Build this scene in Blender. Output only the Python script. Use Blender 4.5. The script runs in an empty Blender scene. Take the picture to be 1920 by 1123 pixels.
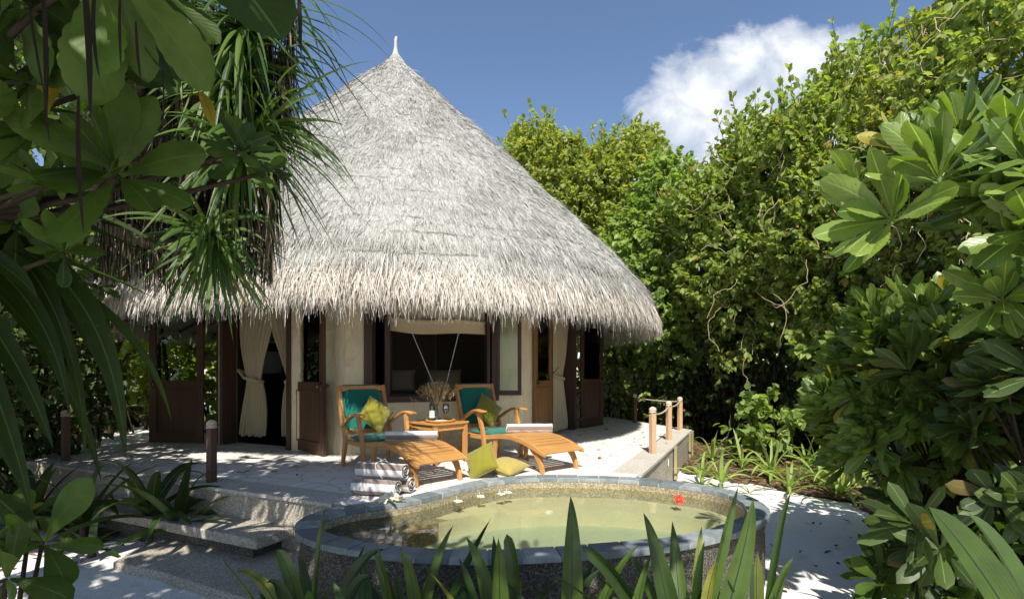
import bpy, bmesh, math, random
import numpy as np
from mathutils import Vector, Matrix
random.seed(7); RNG = np.random.default_rng(11)
R = math.radians; PI = math.pi
scene = bpy.context.scene; COL = scene.collection
F = 980.0; HY = 698.0; CZ = 1.1           # focal length in photo pixels, horizon row, eye height over the patio
def at(px, py, Y): return np.array(((px-960)/F*Y, Y, CZ+(HY-py)/F*Y))
def on(px, py, z=0.0):
    k = (CZ-z)/(py-HY); return ((px-960)*k, F*k)
def unit(v): v = np.asarray(v, float); return v/np.maximum(np.linalg.norm(v, axis=-1, keepdims=True), 1e-9)

# ------------------------------------------------------------------ materials
def newmat(name):
    m = bpy.data.materials.new(name); m.use_nodes = True
    nt = m.node_tree; nt.nodes.clear()
    return m, nt
class NT:
    def __init__(s, nt): s.t = nt
    def n(s, typ, **kw):
        x = s.t.nodes.new(typ)
        for k, v in kw.items():
            if k in x.inputs: x.inputs[k].default_value = v
            else: setattr(x, k, v)
        return x
    def l(s, a, b): s.t.links.new(a, b)
    def math(s, op, a, b=None, clamp=False):
        x = s.t.nodes.new('ShaderNodeMath'); x.operation = op; x.use_clamp = clamp
        for i, v in enumerate((a, b)):
            if v is None: continue
            if hasattr(v, 'node'): s.l(v, x.inputs[i])
            else: x.inputs[i].default_value = v
        return x.outputs[0]
    def mix(s, fac, a, b, typ='MIX'):
        x = s.t.nodes.new('ShaderNodeMix'); x.data_type = 'RGBA'; x.blend_type = typ
        for i, v in ((0, fac), (6, a), (7, b)):
            if hasattr(v, 'node'): s.l(v, x.inputs[i])
            else: x.inputs[i].default_value = v if i == 0 else (*v[:3], 1)
        return x.outputs[2]
    def ramp(s, fac, stops):
        x = s.t.nodes.new('ShaderNodeValToRGB'); s.l(fac, x.inputs[0])
        e = x.color_ramp.elements
        while len(e) < len(stops): e.new(0.5)
        for i, (p, c) in enumerate(stops):
            e[i].position = p; e[i].color = (*c[:3], 1) if not isinstance(c, (int, float)) else (c, c, c, 1)
        return x.outputs[0]
    def noise(s, scale, detail=4, rough=0.55, vec=None, dist=0.0):
        x = s.n('ShaderNodeTexNoise', Scale=scale, Detail=detail, Roughness=rough, Distortion=dist)
        if vec is not None: s.l(vec, x.inputs['Vector'])
        return x.outputs[0]
def coords(g, scale=(1, 1, 1), rot=(0, 0, 0), kind='Object'):
    tc = g.n('ShaderNodeTexCoord'); mp = g.n('ShaderNodeMapping')
    mp.inputs['Scale'].default_value = scale; mp.inputs['Rotation'].default_value = rot
    g.l(tc.outputs[kind], mp.inputs[0]); return mp.outputs[0]
def finish(g, m, col, rough, bump=None, bs=0.3, bd=0.01, metal=0, spec=0.5, extra=None):
    p = g.n('ShaderNodeBsdfPrincipled'); o = g.n('ShaderNodeOutputMaterial')
    if hasattr(col, 'node'): g.l(col, p.inputs['Base Color'])
    else: p.inputs['Base Color'].default_value = (*col, 1)
    if hasattr(rough, 'node'): g.l(rough, p.inputs['Roughness'])
    else: p.inputs['Roughness'].default_value = rough
    p.inputs['Metallic'].default_value = metal
    p.inputs['Specular IOR Level'].default_value = spec
    if bump is not None:
        b = g.n('ShaderNodeBump', Strength=bs, Distance=bd); g.l(bump, b.inputs['Height']); g.l(b.outputs[0], p.inputs['Normal'])
    for k, v in (extra or {}).items(): p.inputs[k].default_value = v
    g.l(p.outputs[0], o.inputs[0]); return p
def m_plain(name, c, rough=0.6, var=0.15, scale=6, bs=0.15, metal=0, spec=0.5, extra=None, bscale=40):
    m, nt = newmat(name); g = NT(nt); v = coords(g)
    n = g.noise(scale, 5, 0.6, v)
    col = g.mix(n, [x*(1-var) for x in c], [min(1, x*(1+var)) for x in c])
    finish(g, m, col, rough, g.noise(bscale, 4, 0.6, v), bs, 0.005, metal, spec, extra); return m
def m_wood(name, c1, c2, rough=0.45, axis=0, scale=5):
    m, nt = newmat(name); g = NT(nt)
    sc = [scale*6]*3; sc[axis] = scale*0.35
    v = coords(g, sc)
    n = g.noise(1.0, 6, 0.65, v, 0.6)
    big = g.noise(1.5, 3, 0.5, coords(g))
    col = g.mix(g.ramp(n, [(0.3, 0.0), (0.72, 1.0)]), c1, c2)
    col = g.mix(g.ramp(big, [(0.35, 0.0), (0.7, 0.45)]), col, [x*0.62 for x in c1])
    finish(g, m, col, g.ramp(n, [(0.2, rough+0.12), (0.8, rough-0.05)]), n, 0.25, 0.004); return m
def m_leaf(name, dark, light, rib=(0.22, 0.3, 0.08), rough=0.38, trans=0.35, ribw=0.05, old=None, spec=0.5, veins=True, oldamt=0.94):
    m, nt = newmat(name); g = NT(nt)
    a = g.n('ShaderNodeAttribute', attribute_name='rnd'); r = a.outputs['Fac']
    stops = [(0.0, dark), (oldamt*0.9, light)]
    if old: stops += [(oldamt, light), (1.0, old)]
    col = g.ramp(r, stops)
    uv = g.n('ShaderNodeUVMap'); sp = g.n('ShaderNodeSeparateXYZ'); g.l(uv.outputs[0], sp.inputs[0])
    d = g.math('ABSOLUTE', g.math('SUBTRACT', sp.outputs[0], 0.5))
    vn = g.noise(9, 3, 0.6, coords(g))
    col = g.mix(g.ramp(vn, [(0.35, 0.0), (0.7, 0.4)]), col, [x*0.55 for x in dark])
    if veins:
        w = g.math('SINE', g.math('MULTIPLY', g.math('ADD', sp.outputs[1], g.math('MULTIPLY', d, -0.45)), 70.0))
        col = g.mix(g.math('MULTIPLY', g.math('POWER', g.math('MAXIMUM', w, 0.0), 6.0), 0.09), col, rib)
    else:
        w = g.math('SINE', g.math('MULTIPLY', d, 80.0))
        col = g.mix(g.math('MULTIPLY', g.math('MAXIMUM', w, 0.0), 0.07), col, rib)
    col = g.mix(g.math('LESS_THAN', d, ribw), col, rib)
    # worn brown specks
    sk = g.noise(38, 2, 0.5, coords(g)); col = g.mix(g.ramp(sk, [(0.70, 0.0), (0.74, 0.55)]), col, (0.09, 0.06, 0.02))
    p = g.n('ShaderNodeBsdfPrincipled'); g.l(col, p.inputs['Base Color'])
    g.l(g.ramp(vn, [(0.3, rough-0.06), (0.75, rough+0.2)]), p.inputs['Roughness']); p.inputs['Specular IOR Level'].default_value = spec
    b = g.n('ShaderNodeBump', Strength=0.3, Distance=0.003); g.l(g.math('ADD', g.math('MULTIPLY', w, 0.25), g.math('MULTIPLY', vn, 2.5)), b.inputs['Height']); g.l(b.outputs[0], p.inputs['Normal'])
    t = g.n('ShaderNodeBsdfTranslucent')
    tcol = g.mix(1.0, col, (1.5, 1.6, 0.55), 'MULTIPLY'); g.l(tcol, t.inputs[0])
    mx = g.n('ShaderNodeMixShader'); mx.inputs[0].default_value = trans
    g.l(p.outputs[0], mx.inputs[1]); g.l(t.outputs[0], mx.inputs[2])
    o = g.n('ShaderNodeOutputMaterial'); g.l(mx.outputs[0], o.inputs[0]); return m
def m_rnd(name, stops, rough=0.8, trans=0.0, spec=0.2, nsc=20, namt=0.3):
    m, nt = newmat(name); g = NT(nt)
    a = g.n('ShaderNodeAttribute', attribute_name='rnd')
    col = g.ramp(a.outputs['Fac'], stops)
    n = g.noise(nsc, 4, 0.6, coords(g))
    col = g.mix(g.ramp(n, [(0.3, namt), (0.65, 0.0)]), col, [x*0.45 for x in stops[0][1]])
    p = g.n('ShaderNodeBsdfPrincipled', Roughness=rough); p.inputs['Specular IOR Level'].default_value = spec
    g.l(col, p.inputs['Base Color'])
    o = g.n('ShaderNodeOutputMaterial')
    if trans:
        t = g.n('ShaderNodeBsdfTranslucent'); g.l(col, t.inputs[0]); mx = g.n('ShaderNodeMixShader'); mx.inputs[0].default_value = trans
        g.l(p.outputs[0], mx.inputs[1]); g.l(t.outputs[0], mx.inputs[2]); g.l(mx.outputs[0], o.inputs[0])
    else: g.l(p.outputs[0], o.inputs[0])
    return m
def m_pebble(name, stops, scale=75, bs=0.6, wear=0.3):
    m, nt = newmat(name); g = NT(nt); v = coords(g)
    vo = g.n('ShaderNodeTexVoronoi', Scale=scale); g.l(v, vo.inputs['Vector'])
    s = g.n('ShaderNodeSeparateXYZ'); g.l(vo.outputs['Color'], s.inputs[0])
    col = g.ramp(s.outputs[0], stops)
    gap = g.ramp(vo.outputs['Distance'], [(0.35, 0.0), (0.75, 0.55)])
    col = g.mix(gap, col, [x*0.45 for x in stops[0][1]])
    big = g.noise(1.6, 5, 0.65, v); col = g.mix(g.ramp(big, [(0.35, wear), (0.65, 0.0)]), col, [x*0.5 for x in stops[0][1]])
    finish(g, m, col, 0.85, g.math('SUBTRACT', 1.0, vo.outputs['Distance']), bs, 0.006, spec=0.3); return m
def m_glass(name, refl=0.06, tint=(0.9, 0.93, 0.9), ior=1.45):
    m, nt = newmat(name); g = NT(nt)
    fr = g.n('ShaderNodeFresnel', IOR=ior); t = g.n('ShaderNodeBsdfTransparent'); t.inputs[0].default_value = (*tint, 1)
    gl = g.n('ShaderNodeBsdfGlossy', Roughness=0.02)
    mx = g.n('ShaderNodeMixShader'); g.l(g.math('ADD', fr.outputs[0], refl, True), mx.inputs[0]); g.l(t.outputs[0], mx.inputs[1]); g.l(gl.outputs[0], mx.inputs[2])
    o = g.n('ShaderNodeOutputMaterial'); g.l(mx.outputs[0], o.inputs[0]); return m

M = {}
# sand
m, nt = newmat('sand'); g = NT(nt); v = coords(g)
col = g.mix(g.noise(1.2, 6, 0.6, v), (0.60, 0.575, 0.54), (0.74, 0.72, 0.69))
sp = g.noise(60, 3, 0.7, v); col = g.mix(g.ramp(sp, [(0.62, 0.0), (0.72, 0.5)]), col, (0.35, 0.3, 0.25))
st = g.noise(4.5, 5, 0.7, v); col = g.mix(g.ramp(st, [(0.62, 0.0), (0.70, 0.35)]), col, (0.42, 0.36, 0.29))
finish(g, m, col, 0.95, g.math('ADD', g.noise(7, 5, 0.65, v), g.math('MULTIPLY', g.noise(70, 3, 0.6, v), 0.2)), 0.6, 0.05, spec=0.15); M['sand'] = m
m, nt = newmat('soil'); g = NT(nt); v = coords(g)
col = g.ramp(g.noise(11, 6, 0.7, v), [(0.3, (0.03, 0.018, 0.011)), (0.5, (0.12, 0.08, 0.05)), (0.7, (0.30, 0.22, 0.15))])
finish(g, m, col, 0.95, g.noise(24, 6, 0.7, v), 1.0, 0.03, spec=0.1); M['soil'] = m
# patio paving: smooth cement with random stone joints
m, nt = newmat('patio'); g = NT(nt); v = coords(g)
dn = g.n('ShaderNodeTexNoise', Scale=2.2, Detail=3.0); g.l(v, dn.inputs['Vector'])
va = g.n('ShaderNodeVectorMath', operation='ADD'); sc = g.n('ShaderNodeVectorMath', operation='SCALE', Scale=0.22)
g.l(dn.outputs['Color'], sc.inputs[0]); g.l(v, va.inputs[0]); g.l(sc.outputs[0], va.inputs[1])
vo = g.n('ShaderNodeTexVoronoi', Scale=3.6, feature='DISTANCE_TO_EDGE'); g.l(va.outputs[0], vo.inputs['Vector'])
vc = g.n('ShaderNodeTexVoronoi', Scale=3.6); g.l(va.outputs[0], vc.inputs['Vector'])
s = g.n('ShaderNodeSeparateXYZ'); g.l(vc.outputs['Color'], s.inputs[0])
joint = g.ramp(vo.outputs['Distance'], [(0.015, 1.0), (0.045, 0.0)])
col = g.mix(s.outputs[0], (0.68, 0.655, 0.61), (0.78, 0.755, 0.71))
col = g.mix(g.math('MULTIPLY', joint, 0.5), col, (0.24, 0.21, 0.18))
wn = g.noise(1.3, 6, 0.65, v); col = g.mix(g.ramp(wn, [(0.35, 0.35), (0.65, 0.0)]), col, (0.56, 0.53, 0.48))
col = g.mix(g.ramp(g.noise(50, 3, 0.6, v), [(0.4, 0.2), (0.6, 0.0)]), col, (0.45, 0.42, 0.37))
finish(g, m, col, 0.75, g.math('SUBTRACT', g.noise(30, 4, 0.6, v), joint), 0.35, 0.006, spec=0.3); M['patio'] = m
M['wash'] = m_pebble('pebble_wash', [(0.0, (0.29, 0.25, 0.19)), (0.5, (0.46, 0.41, 0.33)), (1.0, (0.64, 0.60, 0.52))], 105, 0.45, 0.3)
M['wash_sunlit'] = m_pebble('pebble_wash_sunlit', [(0.0, (0.42, 0.37, 0.30)), (0.5, (0.58, 0.54, 0.47)), (1.0, (0.74, 0.71, 0.65))], 115, 0.35, 0.2)  # pebble wash of the sunny border, sunlight put into a lighter colour
M['wash_shaded'] = m_pebble('pebble_wash_shaded', [(0.0, (0.045, 0.04, 0.032)), (0.5, (0.10, 0.09, 0.074)), (1.0, (0.27, 0.245, 0.205))], 125, 0.6, 0.4)  # same pebble wash darkened, shade of the pool wall put into the colour
M['basin'] = m_pebble('basin_wash', [(0.0, (0.25, 0.20, 0.12)), (0.5, (0.36, 0.30, 0.19)), (1.0, (0.50, 0.45, 0.33))], 80, 0.3, 0.25)
M['basin_tile'] = m_plain('basin_bench', (0.56, 0.52, 0.38), 0.6, 0.12, 5)
M['basin_floor'] = m_plain('basin_floor', (0.38, 0.42, 0.31), 0.6, 0.12, 4)
M['slate'] = m_rnd('slate', [(0.0, (0.13, 0.155, 0.165)), (0.5, (0.22, 0.25, 0.258)), (1.0, (0.35, 0.375, 0.375))], 0.5, nsc=14, namt=0.5, spec=0.5)
# plaster
m, nt = newmat('plaster'); g = NT(nt); v = coords(g)
tw = g.noise(2.6, 5, 0.7, coords(g, (1.2, 1.2, 0.8)), 1.6)
col = g.mix(g.noise(0.9, 5, 0.6, v), (0.62, 0.52, 0.34), (0.74, 0.64, 0.455))
col = g.mix(g.ramp(tw, [(0.40, 0.35), (0.52, 0.0)]), col, (0.50, 0.38, 0.22))
finish(g, m, col, 0.8, g.math('ADD', tw, g.math('MULTIPLY', g.noise(30, 3, 0.6, v), 0.06)), 0.75, 0.04, spec=0.25); M['plaster'] = m
M['plain_wall'] = m_plain('garden_wall_paint', (0.62, 0.56, 0.46), 0.85, 0.12, 1.5)
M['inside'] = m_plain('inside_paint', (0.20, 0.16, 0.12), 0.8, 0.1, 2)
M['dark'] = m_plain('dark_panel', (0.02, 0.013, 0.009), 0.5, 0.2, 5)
M['teak'] = m_wood('teak', (0.44, 0.20, 0.055), (0.62, 0.33, 0.115), 0.36, 0)
M['teak_v'] = m_wood('teak_upright', (0.42, 0.19, 0.055), (0.58, 0.30, 0.10), 0.36, 2)
M['teak_y'] = m_wood('teak_cross', (0.43, 0.20, 0.055), (0.62, 0.34, 0.12), 0.34, 1)
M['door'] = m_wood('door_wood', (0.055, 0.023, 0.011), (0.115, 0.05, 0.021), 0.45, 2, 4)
M['doorlit'] = m_wood('door_wood_lit', (0.20, 0.09, 0.03), (0.30, 0.15, 0.055), 0.35, 2, 4)  # door wood again, with the lit face put into its colour
M['frame'] = m_wood('window_wood', (0.038, 0.016, 0.009), (0.075, 0.033, 0.018), 0.55, 2, 4)
M['post'] = m_wood('post_wood', (0.44, 0.27, 0.15), (0.60, 0.40, 0.24), 0.6, 2, 5)
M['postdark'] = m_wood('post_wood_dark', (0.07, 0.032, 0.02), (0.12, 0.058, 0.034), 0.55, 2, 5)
M['batten'] = m_wood('batten_wood', (0.22, 0.18, 0.09), (0.40, 0.32, 0.18), 0.7, 2, 5)
M['bark'] = m_plain('bark', (0.035, 0.027, 0.019), 0.95, 0.4, 9, 0.8, spec=0.1, bscale=30)
M['barkpale'] = m_plain('bark_pale', (0.10, 0.08, 0.055), 0.95, 0.35, 9, 0.8, spec=0.1, bscale=30)
M['rope'] = m_plain('rope', (0.50, 0.42, 0.31), 0.95, 0.3, 90, 0.9, bscale=180)
M['metal'] = m_plain('dull_metal', (0.5, 0.5, 0.48), 0.35, 0.1, 8, 0.05, metal=1)
M['brass'] = m_plain('dark_brass', (0.18, 0.13, 0.06), 0.35, 0.1, 8, 0.05, metal=1)
def m_cloth(name, c, var=0.1, sheen=0.3, wsc=260, bs=0.3, trans=0.0):
    m, nt = newmat(name); g = NT(nt); v = coords(g)
    n = g.noise(5, 4, 0.6, v)
    wv = g.noise(wsc, 2, 0.5, v)
    col = g.mix(n, [x*(1-var) for x in c], [min(1, x*(1+var)) for x in c])
    col = g.mix(g.math('MULTIPLY', wv, 0.3), col, [x*0.7 for x in c])
    p = finish(g, m, col, 0.85, g.math('ADD', wv, g.math('MULTIPLY', g.noise(11, 3, 0.5, v), 2.5)), bs, 0.006, spec=0.2, extra={'Sheen Weight': sheen})
    if trans:
        t = g.n('ShaderNodeBsdfTranslucent'); g.l(col, t.inputs[0]); mx = g.n('ShaderNodeMixShader'); mx.inputs[0].default_value = trans
        o = [x for x in nt.nodes if x.type == 'OUTPUT_MATERIAL'][0]
        g.l(p.outputs[0], mx.inputs[1]); g.l(t.outputs[0], mx.inputs[2]); g.l(mx.outputs[0], o.inputs[0])
    return m
M['teal'] = m_cloth('teal_canvas', (0.006, 0.135, 0.105))
M['lime'] = m_cloth('lime_silk', (0.20, 0.18, 0.015), 0.1, 0.4)
M['mustard'] = m_cloth('mustard_silk', (0.36, 0.28, 0.06), 0.1, 0.4)
M['curtain'] = m_cloth('curtain_cotton', (0.60, 0.50, 0.32), 0.06, 0.1, trans=0.25)
M['blind'] = m_cloth('blind_cotton', (0.68, 0.56, 0.36), 0.05, 0.1, trans=0.15)
M['white'] = m_cloth('white_cotton', (0.78, 0.76, 0.72), 0.04)
# towel: stripes along v of the roll
m, nt = newmat('towel'); g = NT(nt)
uv = g.n('ShaderNodeUVMap'); s = g.n('ShaderNodeSeparateXYZ'); g.l(uv.outputs[0], s.inputs[0])
st = g.math('FRACT', s.outputs[0]); st = g.ramp(st, [(0.42, 0.0), (0.46, 1.0), (0.94, 1.0), (0.98, 0.0)])
col = g.mix(st, (0.19, 0.13, 0.105), (0.66, 0.64, 0.61))
v = coords(g); fz = g.noise(160, 3, 0.7, v)
col = g.mix(g.math('MULTIPLY', fz, 0.25), col, (0.45, 0.4, 0.36))
finish(g, m, col, 0.95, g.math('ADD', fz, g.math('MULTIPLY', g.noise(14, 3, 0.6, v), 3.0)), 0.6, 0.008, spec=0.1, extra={'Sheen Weight': 0.4}); M['towel'] = m
M['bottle'] = m_plain('bottle_glass', (0.012, 0.045, 0.008), 0.06, 0.1, 3, 0.0, extra={'Coat Weight': 0.5})
M['foil'] = m_plain('foil', (0.015, 0.02, 0.02), 0.3, 0.1, 3, 0.0)
M['paper'] = m_plain('label_paper', (0.75, 0.74, 0.68), 0.7, 0.04, 20, 0.0)
M['smoke'] = m_plain('smoked_glass', (0.04, 0.045, 0.04), 0.08, 0.1, 3, 0.0)
M['wine'] = m_plain('red_wine', (0.05, 0.006, 0.006), 0.08, 0.1, 3, 0.0)
M['glass'] = m_glass('window_glass', 0.0, (0.88, 0.92, 0.86), 1.38)
M['clear'] = m_glass('drinking_glass', 0.10, (0.96, 0.97, 0.96))
M['petal'] = m_plain('petal', (0.82, 0.76, 0.58), 0.6, 0.06, 8, 0.05)
M['petalpink'] = m_plain('petal_pink', (0.75, 0.28, 0.22), 0.6, 0.3, 30, 0.05)
M['petalred'] = m_plain('petal_red', (0.65, 0.03, 0.02), 0.5, 0.2, 10, 0.05)
M['yellow'] = m_plain('flower_heart', (0.75, 0.42, 0.03), 0.6, 0.1, 8, 0.05)
M['straw'] = m_rnd('dried_grass', [(0.0, (0.42, 0.31, 0.16)), (1.0, (0.72, 0.60, 0.38))], 0.9, 0.2)
M['frosted'] = m_plain('frosted_pane', (0.55, 0.55, 0.53), 0.5, 0.2, 12, 0.3)
# thatch
m, nt = newmat('thatch_base'); g = NT(nt)
tc = g.n('ShaderNodeTexCoord'); sep = g.n('ShaderNodeSeparateXYZ'); g.l(tc.outputs['Object'], sep.inputs[0])
ring = g.math('SINE', g.math('ADD', g.math('MULTIPLY', sep.outputs[2], 19.0), g.math('MULTIPLY', g.noise(1.0, 3, 0.6, coords(g)), 7.0)))
n = g.noise(28, 5, 0.7, coords(g)); col = g.mix(n, (0.30, 0.295, 0.275), (0.46, 0.45, 0.43))
finish(g, m, col, 0.95, g.math('ADD', n, g.math('MULTIPLY', ring, 0.2)), 1.0, 0.05, spec=0.1); M['thatch'] = m
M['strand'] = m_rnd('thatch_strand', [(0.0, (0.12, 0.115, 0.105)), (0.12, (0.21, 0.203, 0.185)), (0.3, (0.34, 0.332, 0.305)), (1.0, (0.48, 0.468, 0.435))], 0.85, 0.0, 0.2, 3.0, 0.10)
M['fringe'] = m_rnd('thatch_fringe', [(0.0, (0.28, 0.235, 0.19)), (0.4, (0.55, 0.50, 0.43)), (1.0, (0.78, 0.74, 0.67))], 0.8, 0.2, 0.3, 5, 0.12)
# leaves
M['l_giant'] = m_leaf('ribbed_leaf', (0.012, 0.024, 0.004), (0.040, 0.065, 0.010), (0.05, 0.08, 0.025), 0.5, 0.25, 0.03, veins=False, spec=0.15)
M['l_big'] = m_leaf('broad_leaf', (0.022, 0.042, 0.007), (0.080, 0.135, 0.020), (0.07, 0.11, 0.03), 0.45, 0.34, 0.022, (0.42, 0.30, 0.03), oldamt=0.97, spec=0.22)
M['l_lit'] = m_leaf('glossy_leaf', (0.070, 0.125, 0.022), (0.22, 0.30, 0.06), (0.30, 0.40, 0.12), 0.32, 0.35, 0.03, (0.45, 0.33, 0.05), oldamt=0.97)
M['l_hedge'] = m_leaf('hedge_leaf', (0.14, 0.20, 0.045), (0.36, 0.43, 0.11), (0.28, 0.36, 0.1), 0.45, 0.5, 0.04, (0.40, 0.26, 0.05), veins=False, oldamt=0.95)
M['l_yellow'] = m_leaf('pale_leaf', (0.17, 0.22, 0.05), (0.42, 0.45, 0.12), (0.33, 0.38, 0.1), 0.45, 0.5, 0.04, (0.45, 0.28, 0.08), veins=False, oldamt=0.93)
M['l_heart'] = m_leaf('heart_leaf', (0.15, 0.225, 0.05), (0.33, 0.42, 0.11), (0.22, 0.34, 0.1), 0.45, 0.48, 0.03, None, veins=False)
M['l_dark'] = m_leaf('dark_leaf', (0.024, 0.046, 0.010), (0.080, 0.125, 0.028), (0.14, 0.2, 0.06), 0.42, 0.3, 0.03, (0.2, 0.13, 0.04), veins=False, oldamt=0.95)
M['l_strap'] = m_leaf('strap_leaf', (0.020, 0.045, 0.008), (0.075, 0.125, 0.020), (0.014, 0.030, 0.006), 0.36, 0.28, 0.03, (0.33, 0.32, 0.06), veins=False, oldamt=0.97)
M['l_lily'] = m_leaf('lily_leaf', (0.17, 0.26, 0.05), (0.36, 0.46, 0.12), (0.3, 0.4, 0.12), 0.4, 0.35, 0.04, (0.45, 0.35, 0.08), veins=False)
M['l_pand'] = m_leaf('screw_pine_leaf', (0.025, 0.065, 0.014), (0.12, 0.19, 0.035), (0.13, 0.20, 0.06), 0.33, 0.3, 0.04, (0.36, 0.30, 0.08), veins=False, oldamt=0.95)
M['l_dead'] = m_rnd('dead_leaf', [(0.0, (0.010, 0.008, 0.005)), (0.65, (0.055, 0.042, 0.026)), (1.0, (0.34, 0.27, 0.19))], 0.8, 0.1, 0.15)
M['litter'] = m_rnd('leaf_litter', [(0.0, (0.06, 0.03, 0.015)), (0.5, (0.20, 0.10, 0.05)), (0.9, (0.38, 0.25, 0.13)), (1.0, (0.5, 0.38, 0.1))], 0.8, 0.1)
M['vine'] = m_plain('dry_vine', (0.42, 0.33, 0.20), 0.9, 0.3, 9)
# water
m, nt = newmat('pool_water'); g = NT(nt); v = coords(g)
fr = g.n('ShaderNodeFresnel', IOR=1.42); b = g.n('ShaderNodeBump', Strength=0.12, Distance=0.02)
g.l(g.noise(5, 3, 0.5, v, 0.5), b.inputs['Height'])
gl = g.n('ShaderNodeBsdfGlossy', Roughness=0.01); g.l(b.outputs[0], gl.inputs['Normal']); g.l(b.outputs[0], fr.inputs['Normal'])
t = g.n('ShaderNodeBsdfTransparent'); t.inputs[0].default_value = (0.86, 0.90, 0.80, 1)
mx = g.n('ShaderNodeMixShader'); g.l(fr.outputs[0], mx.inputs[0]); g.l(t.outputs[0], mx.inputs[1]); g.l(gl.outputs[0], mx.inputs[2])
o = g.n('ShaderNodeOutputMaterial'); g.l(mx.outputs[0], o.inputs[0]); M['water'] = m

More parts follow.
